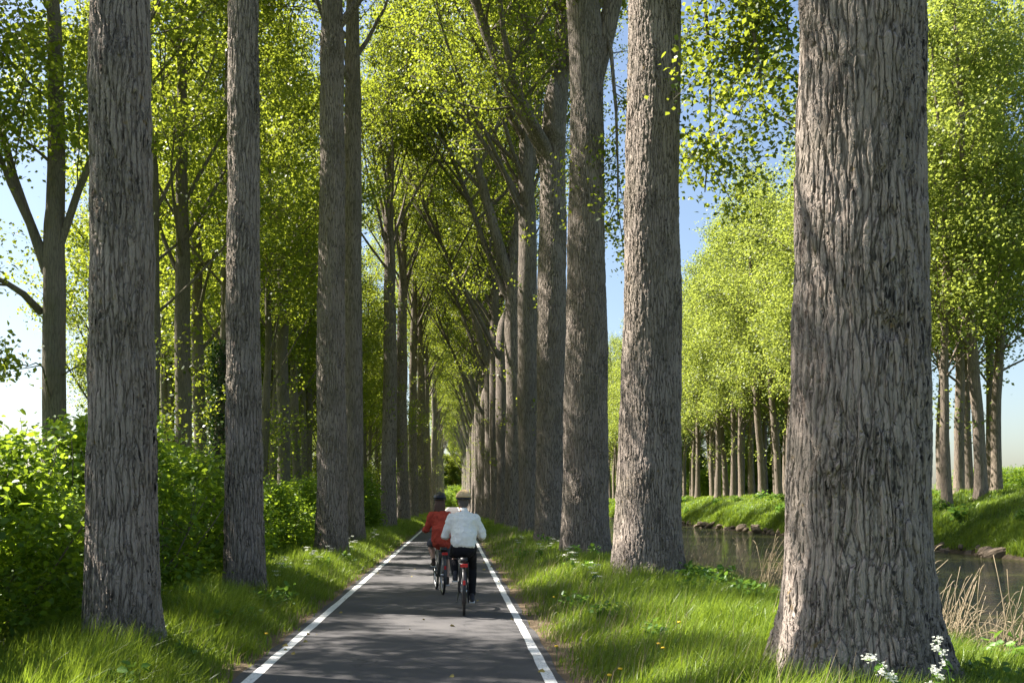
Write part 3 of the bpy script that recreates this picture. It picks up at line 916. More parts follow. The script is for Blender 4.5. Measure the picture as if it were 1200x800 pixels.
def grass_patch(name, x0, x1, y0, y1, dens, seed, label, hfun, kpow=1.25):
    rng = RNG(seed)
    # sample distance with a density that falls away from the camera
    yy = np.linspace(y0, y1, 2000)
    f = dens * (8.0 / np.maximum(yy, 8.0)) ** kpow
    cum = np.cumsum(f) * (yy[1] - yy[0]) * (x1 - x0)
    n = int(cum[-1])
    y = np.interp(rng.uniform(0, cum[-1], n), cum, yy)
    x = rng.uniform(x0, x1, n)
    # tufts
    tu = rng.random(n) < .55
    cx = np.round(x / .16) * .16 + .05 * np.sin(y * 31); cy = np.round(y / .16) * .16 + .05 * np.sin(x * 37)
    x = np.where(tu, cx + rng.normal(0, .035, n), x); y = np.where(tu, cy + rng.normal(0, .035, n), y)
    h, keep = hfun(x, y, rng)
    # keep clear of trunks
    for (tx, ty, tr) in TRUNKS:
        keep &= ((x - tx) ** 2 + (y - ty) ** 2) > tr * tr
    keep &= (x > x0 - .03) & (x < x1 + .05)
    x, y, h = x[keep], y[keep], h[keep]
    P = np.stack([x, y, ground_z(x, y) - .01], 1)
    patch = .5 + .25 * np.sin(x * 1.7 + y * .6) * np.sin(y * .9 + 1.3) + .2 * np.sin(x * 5.1 - y * 3.3)
    t = np.clip(patch + rng.normal(0, .3, len(x)), 0.02, .98)
    w = rng.uniform(.005, .0125, len(x)) * (np.maximum(y, 8) / 8.0) ** .62
    m = MB()
    blades(m, P, h * rng.uniform(.55, 1.25, len(x)), w, rng, t)
    # dry stalks among the green
    return tag(m.build(name, GRASS), label, 'grass', kind='stuff')

TRUNKS = [(o.location.x, o.location.y, .55 if o.location.x > 0 else .33) for o in bpy.data.objects if o.name.startswith('poplar_tree') and o.location.y < 60 and abs(o.location.x) < 6]
def h_right(x, y, rng):
    e = x - 1.0
    g = np.clip(e / 1.3, 0, 1)
    h = .07 + .27 * g + .05 * np.sin(x * 2.3 + y * 1.1) * g
    keep = rng.random(len(x)) < np.clip((e + .12 * np.sin(y * 2.7) + .08 * np.sin(y * 7.1)) / .55, .02, 1)
    keep &= (x < 6.9) & (ground_z(x, y) > WATER_Z + .05)
    h = np.where(x > 5.4, h * .8, h)
    return h, keep
def h_left(x, y, rng):
    e = -2.02 - x
    g = np.clip(e / .9, 0, 1)
    h = .10 + .32 * g + .06 * np.sin(x * 2.9 + y * 1.3) * g
    keep = rng.random(len(x)) < np.clip((e + .08 * np.sin(y * 3.1)) / .3, .03, 1)
    return h, keep
grass_patch('verge_grass', 1.0, 6.9, 4.5, 110, 1900, 301, 'long lush grass of the verge between path and canal', h_right)
grass_patch('verge_grass', -4.9, -2.0, 5.5, 110, 2100, 302, 'long grass of the verge between path and hedge', h_left)
rng = RNG(306)
n = 3800
y = 5 + 40 * rng.random(n) ** 1.6
x = np.where(rng.random(n) < .62, 1.05 + np.abs(rng.normal(0, .8, n)), -2.1 - np.abs(rng.normal(0, .7, n)))
ok = (x < 6.3) & (x > -4.6)
for (tx, ty, tr) in TRUNKS: ok &= ((x - tx) ** 2 + (y - ty) ** 2) > tr * tr
x, y = x[ok], y[ok]; n = len(x)
e = np.clip(np.where(x > 0, x - 1, -2 - x) / 1.2, .15, 1)
m = MB()
blades(m, np.stack([x, y, ground_z(x, y)], 1), (.10 + .38 * e) * rng.uniform(.6, 1.3, n), rng.uniform(.003, .006, n) * (np.maximum(y, 8) / 8) ** .6, rng, rng.uniform(.2, 1, n), .3)
tag(m.build('dry_grass', STRAW), 'thin dry straw stalks among the green verge grass', 'grass', kind='stuff')
# far bank grass: coarse tussocks
rng = RNG(303)
n = 130000
y = 40 + 260 * rng.random(n) ** 1.9
x = np.where(rng.random(n) < .25, rng.uniform(23.0, 24.2, n), rng.uniform(23.1, 31.5, n))
P = np.stack([x, y, ground_z(x, y) - .03], 1)
tuss = .5 + .5 * np.sin(x * 2.0 + np.sin(y * .7) * 2) * np.sin(y * 1.1)
m = MB()
blades(m, P, (.18 + .35 * tuss * np.clip((27.5 - x) / 3, .4, 1)) * rng.uniform(.6, 1.3, n), rng.uniform(.03, .06, n) * np.sqrt(y / 60), rng, np.clip(.55 + .3 * np.sin(x * 1.3 + y * .5) + rng.normal(0, .2, n), .02, .98))
tag(m.build('bank_grass', GRASS), 'tussocky sunlit grass of the far canal bank', 'grass', kind='stuff')

# earth clods and stones along the far waterline
rng = RNG(304)
STONE = plain('bank_stone', (.13, .10, .07), .95, var=.4, scale=3, bump=.05)
def stone_mesh(seed):
    r = RNG(seed)
    m = MB()
    m.ball((0, 0, 0), (.45, .6, .34), 14, 10)
    V = m.v[0]
    k = r.normal(0, 1, (6, 3)); ph = r.uniform(0, 6, 6)
    f = 1 + .10 * np.sin(V @ k.T * 5 + ph).sum(1)
    m.v[0] = V * f[:, None]
    return m.mesh('stone', STONE, smooth=False)
SM = [stone_mesh(i) for i in range(5)]
for i in range(90):
    yv = 42 + 100 * (i / 90) ** 1.25 + rng.uniform(-.4, .4)
    s = rng.uniform(.28, .95)
    o = bpy.data.objects.new('stone', SM[i % 5]); COL.objects.link(o)
    o.location = (22.95 + rng.uniform(-.2, .3), yv, WATER_Z + rng.uniform(-.12, .3))
    o.rotation_euler = (rng.uniform(-.6, .6), rng.uniform(-.6, .6), rng.uniform(0, 6))
    o.scale = (s, s, s)
    tag(o, 'rough brown stone at the waterline of the far canal bank', 'stone', 'stones along the far waterline')

# ------------------------------------------------------------------ dry reeds on the near bank
def reed_mesh(seed):
    r = RNG(seed)
    m = MB()
    for i in range(28):
        a = r.uniform(0, 6.28); rr = abs(r.normal(0, .22))
        p0 = np.array([rr * cos(a), rr * sin(a), -.05])
        h = r.uniform(.5, 1.3)
        P = curve_pts(p0, (r.normal(.1, .16), r.normal(0, .16), 1), h, 6, r, (r.normal(.3, .4), r.normal(0, .4), -.35), .10, .03)
        t = r.uniform(.1, .95)
        m.tube(P, np.linspace(.0062, .003, 7), 4, 0, tint=t)
        if r.random() < .35:   # seed head
            q = curve_pts(P[-1], P[-1] - P[-2], .13, 4, r, (0, 0, -1), .25, .03)
            m.tube(q, [.003, .006, .007, .005, .001], 5, 0, tint=t * .6)
        for j in range(2):
            k = r.integers(1, 5)
            q = curve_pts(P[k], (r.normal(0, 1), r.normal(0, 1), .6), r.uniform(.15, .4), 4, r, (0, 0, -1), .25, .05)
            m.tube(q, np.linspace(.006, .001, 5), 3, 0, tint=t, flat=(1, .2))
    return m.mesh('reed_clump', STRAW)
RM = [reed_mesh(400 + i) for i in range(4)]
rc = []
for i in range(64):
    yv = 13.5 + 34 * (i / 64) ** 1.2
    rc.append((6.3 + rng.uniform(-.55, .6), yv + rng.uniform(-.3, .3)))
rc += [(5.6, 10.0), (5.2, 10.6), (6.2, 11.4)]
for i, (x, yv) in enumerate(rc):
    o = bpy.data.objects.new('reed_clump', RM[i % 4]); COL.objects.link(o)
    s = rng.uniform(.75, 1.2)
    o.location = (x, yv, gz(x, yv)); o.rotation_euler = (0, 0, rng.uniform(-.8, .8)); o.scale = (s, s, s * .95)
    tag(o, 'clump of dry straw-coloured reeds at the near waterline beside the canal', 'reeds', 'dry reed clumps along the near waterline')

# ------------------------------------------------------------------ broad-leaved weeds, flowers
def weed_mesh(seed, n=90, h=.45, leaf=.11):
    r = RNG(seed)
    m = MB()
    pts = []
    for i in range(9):
        a = r.uniform(0, 6.28)
        P = curve_pts((r.normal(0, .08), r.normal(0, .08), 0), (cos(a) * .5, sin(a) * .5, 1), h * r.uniform(.7, 1.2), 5, r)
        m.tube(P, .004, 4, 0, tint=.3)
        t = r.uniform(.2, 1, n // 9) * 5
        k = np.clip(t.astype(int), 0, 4)
        pts.append(P[k] + (P[k + 1] - P[k]) * (t - k)[:, None] + r.normal(0, .05, (len(t), 3)))
    leaf_geo(m, np.vstack(pts), leaf, r, 0, .8, simple=False, aspect=.7)
    return m.mesh('leafy_weed', WEED)
WM = [weed_mesh(500 + i) for i in range(3)]
wd = [(806, 705, 18.5), (822, 700, 19), (838, 712, 17.6), (852, 722, 16.4), (868, 735, 15.2), (812, 716, 17.4), (700, 655, 25.5), (674, 652, 25.4), (640, 640, 32), (845, 702, 18.6), (880, 742, 14.6), (828, 722, 16.6),
      (262, 640, 30), (440, 640, 38), (1178, 800, 9.6), (1195, 790, 10.2)]
for i, (px, py, d) in enumerate(wd):
    x = (px - VPX) * d / FPX
    o = bpy.data.objects.new('leafy_weed', WM[i % 3]); COL.objects.link(o)
    o.location = (x, d, gz(x, d)); o.rotation_euler = (0, 0, i * 1.7)
    tag(o, 'leafy green weed in the grass beside the second canal-side trunk' if i < 12 and px > 800 else ('leafy green weed at the foot of a farther canal-side trunk' if i < 12 else
        ('leafy green weed in the hedge-side verge' if i < 14 else 'leafy green weed among the reeds beside the nearest trunk')), 'weed',
        'weeds beside the second trunk' if i < 12 and px > 800 else ('weeds at farther trunks' if i < 12 else ('weeds in the hedge-side verge' if i < 14 else 'weeds among the near reeds')))

rng = RNG(310)
for i in range(64):
    right = i % 2 == 0
    d = 7.5 + 22 * (i / 64) ** 1.3
    x = rng.uniform(1.7, 5.4) if right else rng.uniform(-4.3, -2.5)
    if any((x - tx) ** 2 + (d - ty) ** 2 < tr * tr * 1.6 for tx, ty, tr in TRUNKS): continue
    o = bpy.data.objects.new('leafy_weed', WM[i % 3]); COL.objects.link(o)
    o.location = (x, d, gz(x, d)); o.rotation_euler = (0, 0, i * 1.7)
    k = rng.uniform(.5, .85); o.scale = (k, k, k)
    tag(o, 'low broad-leaved weed among the long grass of the canal-side verge' if right else 'low broad-leaved weed among the long grass of the hedge-side verge', 'weed',
        'low weeds in the canal-side verge' if right else 'low weeds in the hedge-side verge')
rng = RNG(309)
for i in range(18):
    d = 43 + 75 * (i / 18) ** 1.2
    x = rng.uniform(23.6, 27.2)
    o = bpy.data.objects.new('leafy_weed', WM[i % 3]); COL.objects.link(o)
    o.location = (x, d, gz(x, d) - .05); o.rotation_euler = (0, 0, i * 1.7)
    k = rng.uniform(1.1, 2.0); o.scale = (k * 1.3, k * 1.3, k)
    tag(o, 'bushy green weed on the grassy slope of the far canal bank', 'weed', 'weeds on the far bank slope')

def flower_stem(name, base, tops, label, seed):
    r = RNG(seed)
    root = empty(name, base)
    tag(root, label, 'flower', 'white wildflowers at the foot of the nearest trunk')
    st = MB()
    heads = []
    b = np.array(base)
    for pts in tops:
        P = np.array([np.array(at(*p)) - b for p in pts])
        P = np.vstack([[r.normal(0, .02), r.normal(0, .02), 0], P])
        # smooth the polyline
        t = np.linspace(0, len(P) - 1, 18); k = np.arange(len(P))
        Q = np.stack([np.interp(t, k, P[:, c]) for c in range(3)], 1)
        for _ in range(3): Q[1:-1] = (Q[:-2] + 2 * Q[1:-1] + Q[2:]) / 4
        st.tube(Q, np.linspace(.005, .0025, 18), 6, 0, tint=.5)
        leaf_geo(st, Q[6:15:2] + r.normal(0, .01, (5, 3)), .07, r, 0, .5, simple=False, aspect=.5)
        for j in (17, 15, 13, 11):
            side = r.normal(0, 1, 3); side[2] = abs(side[2]) * .3
            e = Q[j] + side / np.linalg.norm(side) * r.uniform(.015, .045)
            st.tube([Q[j], e], .0015, 4, 0, tint=.5)
            heads.append(e)
    st.build('stem', WEED, root)
    for e in heads:
        fl = MB()
        for q in range(22):
            c = e + r.normal(0, .012, 3)
            for k in range(4):
                a = k * pi / 2 + q
                d = np.array([cos(a), sin(a) * .6, .5 * sin(a * 2 + q)]) * .008
                s2 = np.cross(d, (0.3, -.8, .5)); s2 = s2 / np.linalg.norm(s2) * .0042
                fl.add([c, c + d * .6 + s2, c + d, c + d * .6 - s2], [[0, 1, 2, 3]], 0, .6)
        fl.build('flower_head', PETAL, root)
b1 = at(1040, 880, 6.0); b1.z = gz(b1.x, b1.y)
flower_stem('white_flower', b1, [[(1052, 830, 6), (1046, 795, 6), (1030, 772, 6), (1014, 770, 6)], [(1060, 850, 6), (1056, 815, 6), (1044, 792, 6), (1040, 790, 6)]], 'nodding white wildflower stem nearer the path, before the nearest trunk', 1)
b2 = at(1110, 880, 6.0); b2.z = gz(b2.x, b2.y)
flower_stem('white_flower', b2, [[(1116, 830, 6), (1114, 795, 6), (1106, 765, 6), (1095, 750, 6)], [(1100, 850, 6), (1105, 820, 6), (1095, 790, 6), (1088, 782, 6)]], 'taller white wildflower stem nearer the water, before the nearest trunk', 2)

# cow parsley in the verges
def parsley(seed):
    r = RNG(seed)
    root = empty('cow_parsley')
    st = MB(); st_h = []
    for i in range(4):
        a = r.uniform(0, 6.28)
        P = curve_pts((0, 0, 0), (cos(a) * .35, sin(a) * .35, 1), r.uniform(.35, .6), 5, r)
        st.tube(P, .003, 4, 0, tint=.4)
        st_h.append(P[-1])
        leaf_geo(st, P[1:4] + r.normal(0, .05, (3, 3)), .12, r, 0, .6, simple=False, aspect=.6)
    st.build('stem', WEED, root)
    for e in st_h:
        f = MB()
        c = e + np.stack([r.normal(0, .035, 60), r.normal(0, .035, 60), r.normal(0, .008, 60)], 1)
        leaf_geo(f, c, .014, r, 0, 1.5, aspect=1.0)
        f.build('flower_head', PETAL, root)
    return root
cp0 = parsley(600)
cps = [(-3.05, 22.0), (-3.1, 24.5), (-2.9, 20.0), (-3.3, 19.0), (-2.8, 27.0), (-3.0, 29.5), (-3.4, 23.2), (-2.7, 33), (-2.9, 16.5), (-3.0, 37), (2.3, 19.5), (2.6, 22), (2.1, 24.5), (2.7, 27.5), (2.0, 31), (2.4, 17)]
for i, (x, y) in enumerate(cps):
    r = cp0 if i == 0 else copy_tree(cp0)
    r.location = (x, y, gz(x, y)); r.rotation_euler = (0, 0, i * 1.1)
    tag(r, 'white cow parsley in the hedge-side verge grass' if x < 0 else 'white cow parsley in the canal-side verge grass', 'flower', 'cow parsley in the hedge-side verge' if x < 0 else 'cow parsley in the canal-side verge')
# dandelions
dn = empty('dandelion')
m = MB(); m.tube([(0, 0, 0), (.01, 0, .1), (.015, 0, .24)], .003, 5, 0, tint=.4); m.build('stem', WEED, dn)
m = MB(); m.ball((.015, 0, .245), (.021, .021, .010), 12, 6); m.build('flower_head', YELLOW, dn)
dnl = [(712, 792, 0), (726, 786, 0), (773, 765, 0), (779, 770, 0), (653, 757, 0), (312, 742, 1), (648, 700, 0), (795, 735, 0)]
for i, (px, py, lft) in enumerate(dnl):
    d = FPX * (CH - .24) / (py - HZ)
    x = (px - VPX) * d / FPX
    r = dn if i == 0 else copy_tree(dn)
    r.location = (x, d, gz(x, d)); r.rotation_euler = (0, 0, i)
    tag(r, 'single yellow dandelion in the hedge-side verge grass' if lft else 'yellow dandelion in the canal-side verge grass', 'flower', None if lft else 'dandelions in the canal-side verge')

# fallen leaves and twigs on the path
rng = RNG(311)
LITTER = plain('fallen_leaf', (.30, .24, .07), .8, var=.4, scale=5)
lm = MB(); leaf_geo(lm, np.zeros((1, 3)), .07, RNG(3), 0, 3.0, np.array([.5]), simple=False)
LM = lm.mesh('fallen_leaf', LITTER)
for i in range(46):
    y = 8.2 + 22 * rng.random() ** 1.5
    x = rng.choice([rng.uniform(-1.7, .7), .70 + .25 * rng.random(), -1.6 - .3 * rng.random()])
    o = bpy.data.objects.new('fallen_leaf', LM); COL.objects.link(o)
    o.location = (x, y, .016); o.rotation_euler = (0, 0, rng.uniform(0, 6.28)); k = rng.uniform(.5, 1.3); o.scale = (k, k, k)
    tag(o, 'small dry yellowish leaf lying on the asphalt path', 'leaf', 'fallen leaves on the path')

# ------------------------------------------------------------------ bicycles
BLACK = plain('black_paint', (.018, .018, .02), .35)
RUBBER = plain('tyre_rubber', (.02, .02, .02), .8)
STEEL = plain('brushed_alloy', (.55, .55, .56), .35, .9)
REDL = plain('red_reflector', (.55, .02, .02), .25)
LEATH = plain('black_saddle', (.02, .018, .017), .55)
def ring(R, c, n=40):
    a = np.linspace(0, 2 * pi, n, endpoint=False)
    return np.stack([np.zeros(n) + c[0], c[1] + R * np.cos(a), c[2] + R * np.sin(a)], 1)
def bicycle(loc, rz, label, crank, frame_mat, pannier=False):
    root = empty('bicycle', loc, rz)
    tag(root, label, 'bicycle', 'bicycles on the path')
    rh, fh, bb = np.array([0, 0, .35]), np.array([0, 1.12, .35]), np.array([0, .46, .30])
    seat_top, head_t, head_b = np.array([0, .24, .86]), np.array([0, .90, .98]), np.array([0, .95, .74])
    f = MB()
    for a, b, r in ((bb, seat_top, .017), (bb, head_b, .022), (bb + (0, -.03, .12), head_b + (0, -.02, .10), .018), (head_b, head_t, .02)):
        f.tube([a, b], r, 10)
    for s in (-1, 1):
        f.tube([bb + (s * .03, 0, 0), rh + (s * .065, 0, 0)], .010, 8)
        f.tube([np.array([s * .02, .31, .66]), rh + (s * .065, 0, 0)], .008, 8)
        f.tube([head_b + (s * .03, 0, -.02), head_b + (s * .055, .03, -.10), fh + (s * .055, 0, 0)], .012, 8)
    f.tube([head_b + (-.035, 0, -.02), head_b + (.035, 0, -.02)], .016, 8)
    f.build('frame', frame_mat, root)
    for c in (rh, fh):
        w = MB(); w.tube(np.array([c + (-.045, 0, 0), c + (.045, 0, 0)]), .022, 10)
        wh = w.build('wheel', STEEL, root)
        t = MB(); t.tube(ring(.327, c), .021, 10, closed=True); t.build('tyre', RUBBER, wh)
        t = MB(); t.tube(ring(.303, c), .010, 8, closed=True); t.build('rim', STEEL, wh)
        t = MB()
        for k in range(28):
            a = k * 2 * pi / 28
            t.tube([c + ((-1) ** k * .03, 0, 0), c + (0, .3 * cos(a), .3 * sin(a))], .0012, 4)
        t.build('spokes', STEEL, wh)
        g = MB()
        a = np.linspace(.15 if c is rh else .5, 2.9 if c is rh else 2.5, 18)
        if c is rh: a = np.linspace(.5, 3.55, 20)
        g.tube(np.stack([np.zeros(len(a)), c[1] + .362 * np.cos(a), c[2] + .362 * np.sin(a)], 1), .027, 8, flat=(1, .3))
        g.build('mudguard', frame_mat, root)
    k = MB()
    for s in (-1, 1):
        k.tube([(s * .06, -.28, .755), (s * .06, .22, .755)], .006, 6)
        k.tube([(s * .06, -.22, .755), rh + (s * .07, 0, .01)], .005, 6)
        k.tube([(s * .06, .0, .755), rh + (s * .07, 0, .01)], .005, 6)
    for yv in (-.28, -.16, 0, .2):
        k.tube([(-.06, yv, .757), (.06, yv, .757)], .005, 6)
    k.box((0, -.08, .80), (.10, .30, .07))
    k.build('rear_rack', BLACK, root)
    k = MB(); k.box((0, -.305, .735), (.10, .03, .045)); k.build('tail_light', REDL, root, smooth=False)
    k = MB(); k.box((0, -.375, .50), (.035, .012, .06)); k.build('reflector', REDL, root, smooth=False)
    k = MB(); k.tube([seat_top, seat_top + (0, -.015, .07)], .013, 8)
    k.tube([(0, .13, .935), (0, .20, .945), (0, .30, .95), (0, .38, .945), (0, .42, .935)], [.06, .10, .07, .035, .02], 12, flat=(1, .38))
    k.build('saddle', LEATH, root)
    h = MB()
    h.tube([head_t, head_t + (0, -.02, .10)], .014, 8)
    h.tube([(-.257, .66, 1.08), (-.245, .78, 1.09), (-.15, .87, 1.085), (0, .89, 1.08), (.15, .87, 1.085), (.245, .78, 1.09), (.257, .66, 1.08)], .011, 8)
    hb = h.build('handlebar', BLACK, root)
    for s in (-1, 1):
        g = MB(); g.tube([(s * .257, .64, 1.08), (s * .247, .755, 1.09)], .017, 10); g.build('grip', RUBBER, hb)
    c = MB()
    c.tube([bb + (-.07, 0, 0), bb + (.07, 0, 0)], .018, 8)
    peds = []
    for s, a in ((1, crank), (-1, crank + pi)):
        e = bb + np.array([s * .075, .17 * cos(a), .17 * sin(a)])
        c.tube([bb + (s * .07, 0, 0), e], .010, 6)
        peds.append(e)
    c.tube(ring(.09, bb + (.05, 0, 0), 24), .006, 6, closed=True)
    c.build('crank', BLACK, root)
    for s, e in zip((1, -1), peds):
        p = MB(); p.box(e + (s * .055, 0, 0), (.09, .08, .022)); p.build('pedal', RUBBER, root, smooth=False)
    g = MB(); g.tube([(.065, .05, .37), (.065, .3, .36), (.065, .47, .40)], .035, 8, flat=(.35, 1)); g.build('chain_guard', BLACK, root)
    g = MB(); g.tube([(-.07, .12, .33), (-.10, -.10, .22), (-.11, -.16, .21)], .008, 6); g.build('kickstand', BLACK, root)
    return root, [np.array(p) for p in peds]

# ------------------------------------------------------------------ people
DG = bpy.context.evaluated_depsgraph_get
def loft(mb, P, RA, RB=None, n=16):
    """rounded elliptical loft: RA across (world X), RB along the other axis"""
    P = np.asarray(P, float); RA = np.asarray(RA, float) + np.zeros(len(P)); RB = RA if RB is None else np.asarray(RB, float) + np.zeros(len(P))
    T = np.gradient(P, axis=0); T /= np.linalg.norm(T, axis=1)[:, None]
    rows = []
    k0 = [(-1, .0), (-.85, .53), (-.5, .87)]
    seq = [(0, off, s) for off, s in k0] + [(i, 0, 1) for i in range(len(P))] + [(len(P) - 1, -off, s) for off, s in reversed(k0)]
    th = np.linspace(0, 2 * pi, n, endpoint=False)
    for i, off, s in seq:
        t = T[i]
        u = np.array([1.0, 0, 0]); u = u - t * u.dot(t)
        if np.linalg.norm(u) < .3: u = np.array([0, 0, 1.0]) - t * t[2]
        u /= np.linalg.norm(u); v = np.cross(t, u)
        s = max(s, .02)
        c = P[i] + t * off * min(RA[i], RB[i])
        rows.append(c + np.cos(th)[:, None] * u * RA[i] * s + np.sin(th)[:, None] * v * RB[i] * s)
    mb.add(np.vstack(rows), grid_faces(len(seq), n))

def fuse(mb, name, mats, parent, voxel, iters=4, folds=0.0, fscale=.12, seed=0, solid=False):
    o = mb.build(name, mats, None)
    # close the tiny end rings so that the volume is watertight
    import bmesh
    bm = bmesh.new(); bm.from_mesh(o.data)
    bmesh.ops.holes_fill(bm, edges=[e for e in bm.edges if e.is_boundary], sides=0)
    bmesh.ops.recalc_face_normals(bm, faces=bm.faces)
    bm.to_mesh(o.data); bm.free()
    r = o.modifiers.new('r', 'REMESH'); r.mode = 'VOXEL'; r.voxel_size = voxel; r.use_smooth_shade = True
    s = o.modifiers.new('s', 'SMOOTH'); s.iterations = iters; s.factor = .5
    if folds:
        tx = bpy.data.textures.new('folds', 'CLOUDS'); tx.noise_scale = fscale; tx.noise_depth = 2
        d = o.modifiers.new('d', 'DISPLACE'); d.texture = tx; d.strength = folds; d.mid_level = .5
        s = o.modifiers.new('s2', 'SMOOTH'); s.iterations = 2
    me = bpy.data.meshes.new_from_object(o.evaluated_get(DG()))
    old = o.data
    o.modifiers.clear(); o.data = me
    bpy.data.meshes.remove(old)
    me.name = name
    if not len(me.materials):
        for m in (mats if isinstance(mats, (list, tuple)) else [mats]): me.materials.append(m)
    o.parent = parent
    return o

def cloth(name, col, var=.06, rough=.85):
    m = plain(name, col, rough, var=var, scale=60, spec=.15, bump=.002)
    return m
SKIN = plain('skin', (.46, .27, .19), .55, var=.06)
def two_bone(a, c, l1, l2, pole):
    """joint between a and c for the two limb lengths, bent toward pole"""
    a, c, pole = (np.array(v, float) for v in (a, c, pole))
    d = c - a; L = np.linalg.norm(d); L2 = min(L, (l1 + l2) * .999)
    u = d / L
    x = (l1 * l1 - l2 * l2 + L2 * L2) / (2 * L2)
    h = math.sqrt(max(0, l1 * l1 - x * x))
    p = pole - u * pole.dot(u); p /= np.linalg.norm(p)
    return a + u * x + p * h

def lerp(a, b, t): return np.array(a) + (np.array(b) - np.array(a)) * t

def rider(root_loc, rz, label, peds, look, top_mat, leg_mat, helmet_mat, hair_mat, hair_long, short_trousers, sc=1.0, lean_y=.40, flare_hem=0.0, hem_z=.98, shoe_mat=None, slim=1.0):
    root = empty('person', root_loc, rz)
    tag(root, label, 'person', 'people cycling on the path')
    hip = np.array([0, .24, 1.01]); chest = np.array([0, lean_y - .03, 1.33]); neck = np.array([0, lean_y + .04, 1.49]); head = np.array([0, lean_y + .09, 1.635])
    B = MB()
    # trunk, neck, head
    loft(B, [hip + (0, 0, -.06), hip + (0, .03, .06), lerp(hip, chest, .55), chest, lerp(chest, neck, .6), neck], np.array([.16, .155, .135, .155, .13, .06]) * slim, np.array([.12, .11, .095, .11, .085, .06]) * slim)
    loft(B, [neck + (0, -.005, -.05), neck + (0, .02, .06)], [.057, .054])
    loft(B, [head + (0, .01, -.10), head + (0, .005, -.05), head, head + (0, -.01, .06), head + (0, -.01, .09)], [.045, .064, .074, .070, .05], [.055, .085, .095, .09, .06])
    loft(B, [head + (0, .09, .01), head + (0, .112, -.035)], [.010, .016], [.012, .016], 8)       # nose
    loft(B, [head + (-.022, .085, -.066), head + (.022, .085, -.066)], [.008, .008], [.010, .010], 8)  # lips
    for s in (-1, 1):
        loft(B, [head + (s * .076, -.005, -.03), head + (s * .082, -.012, .02)], [.010, .012], [.02, .026], 8)  # ears
        loft(B, [head + (s * .030, .088, .018), head + (s * .036, .086, .018)], [.012, .010], [.010, .010], 8)  # eyelids
    arms, legs = [], []
    for s in (-1, 1):
        sh = chest + np.array([s * .165 * slim, .03, .06]); wr = np.array([s * .255, .625, 1.115])
        el = two_bone(sh, wr, .28, .25, (s * .40, -.3, -.9))
        arms.append((sh, el, wr))
        loft(B, [sh, lerp(sh, el, .5), el, lerp(el, wr, .35), wr], [.052, .048, .040, .042, .028])
        # hand round the grip
        pc = np.array([s * .255, .70, 1.118])
        loft(B, [wr, wr + (0, .03, .004), pc + (0, .02, 0)], [.027, .034, .040], [.022, .019, .016], 10)
        for i, ln in enumerate((.070, .080, .074, .058)):
            x0 = pc[0] - s * .0 + s * (-.036 + .024 * i) * -1 * 0
            y0 = pc[1] + .045 - .023 * i
            q = [(pc[0] + s * .030, y0, 1.118), (pc[0] + s * .047, y0 + .006, 1.108), (pc[0] + s * .044, y0 + .008, 1.088), (pc[0] + s * .044 - s * ln * .45, y0 + .006, 1.068)]
            loft(B, q, [.0095, .009, .0085, .0075], n=8)
        loft(B, [(pc[0] - s * .025, pc[1] - .01, 1.115), (pc[0] - s * .036, pc[1] + .02, 1.098), (pc[0] - s * .030, pc[1] + .045, 1.080)], [.012, .010, .008], n=8)
    for s, pd in zip((1, -1), peds):
        hp = hip + np.array([s * .085, .02, -.05]); an = pd + np.array([s * .05, -.06, .105])
        kn = two_bone(hp, an, .43, .42, (s * .12, 1, .35))
        legs.append((hp, kn, an))
        loft(B, [hp, lerp(hp, kn, .5), kn, lerp(kn, an, .3), lerp(kn, an, .7), an], [.085 * slim, .07 * slim, .054, .056, .042, .036])
    body = fuse(B, 'body', SKIN, root, .0055, 3)
    # top with sleeves
    C = MB()
    hz_ = hem_z - hip[2]
    loft(C, [hip + (0, -.03, hz_), hip + (0, -.01, .10), lerp(hip, chest, .5), chest + (0, -.005, .0), lerp(chest, neck, .42), lerp(chest, neck, .68), lerp(chest, neck, .95)],
         np.array([.178 + flare_hem, .180 + flare_hem * .4, .182, .192, .198, .145, .070]) * slim, np.array([.150 + flare_hem, .152, .150, .142, .118, .098, .072]) * slim)
    for sh, el, wr in arms:
        loft(C, [sh + (0, -.01, 0), lerp(sh, el, .5), el, lerp(el, wr, .4), lerp(el, wr, .86), lerp(el, wr, .93)], [.070, .066, .060, .056, .046, .040])
    jacket = fuse(C, 'jacket' if flare_hem else 'sweater', top_mat, root, .009, 2, .050, .085)
    # trousers
    C = MB()
    loft(C, [hip + (0, -.04, -.07), hip + (0, 0, 0), hip + (0, .03, .07)], np.array([.165, .175, .168]) * slim, np.array([.135, .14, .13]) * slim)
    for hp, kn, an in legs:
        if short_trousers:
            loft(C, [hp, lerp(hp, kn, .5), lerp(hp, kn, .92)], [.105, .092, .082])
        else:
            loft(C, [hp, lerp(hp, kn, .5), kn, lerp(kn, an, .4), lerp(kn, an, .93)], [.105, .086, .070, .066, .052])
    fuse(C, 'shorts' if short_trousers else 'trousers', leg_mat, root, .010, 3, .012, .08)
    # shoes
    for (hp, kn, an), s in zip(legs, (1, -1)):
        C = MB()
        loft(C, [an + (0, -.035, -.062), an + (0, .02, -.058), an + (0, .10, -.066), an + (0, .17, -.074)], [.034, .040, .045, .034], [.040, .042, .030, .022])
        loft(C, [an + (0, -.01, -.05), an + (0, -.012, .02)], [.040, .038])
        sh = fuse(C, 'shoe', shoe_mat or BLACK, root, .008, 2)
        k = MB(); k.box(an + (0, .065, -.098), (.08, .25, .018)); k.build('sole', plain('shoe_sole', (.6, .6, .58), .7), sh)
    # hair
    C = MB()
    loft(C, [head + (0, -.03, -.03), head + (0, -.02, .04), head + (0, -.015, .085)], [.078, .082, .06], [.082, .095, .07])
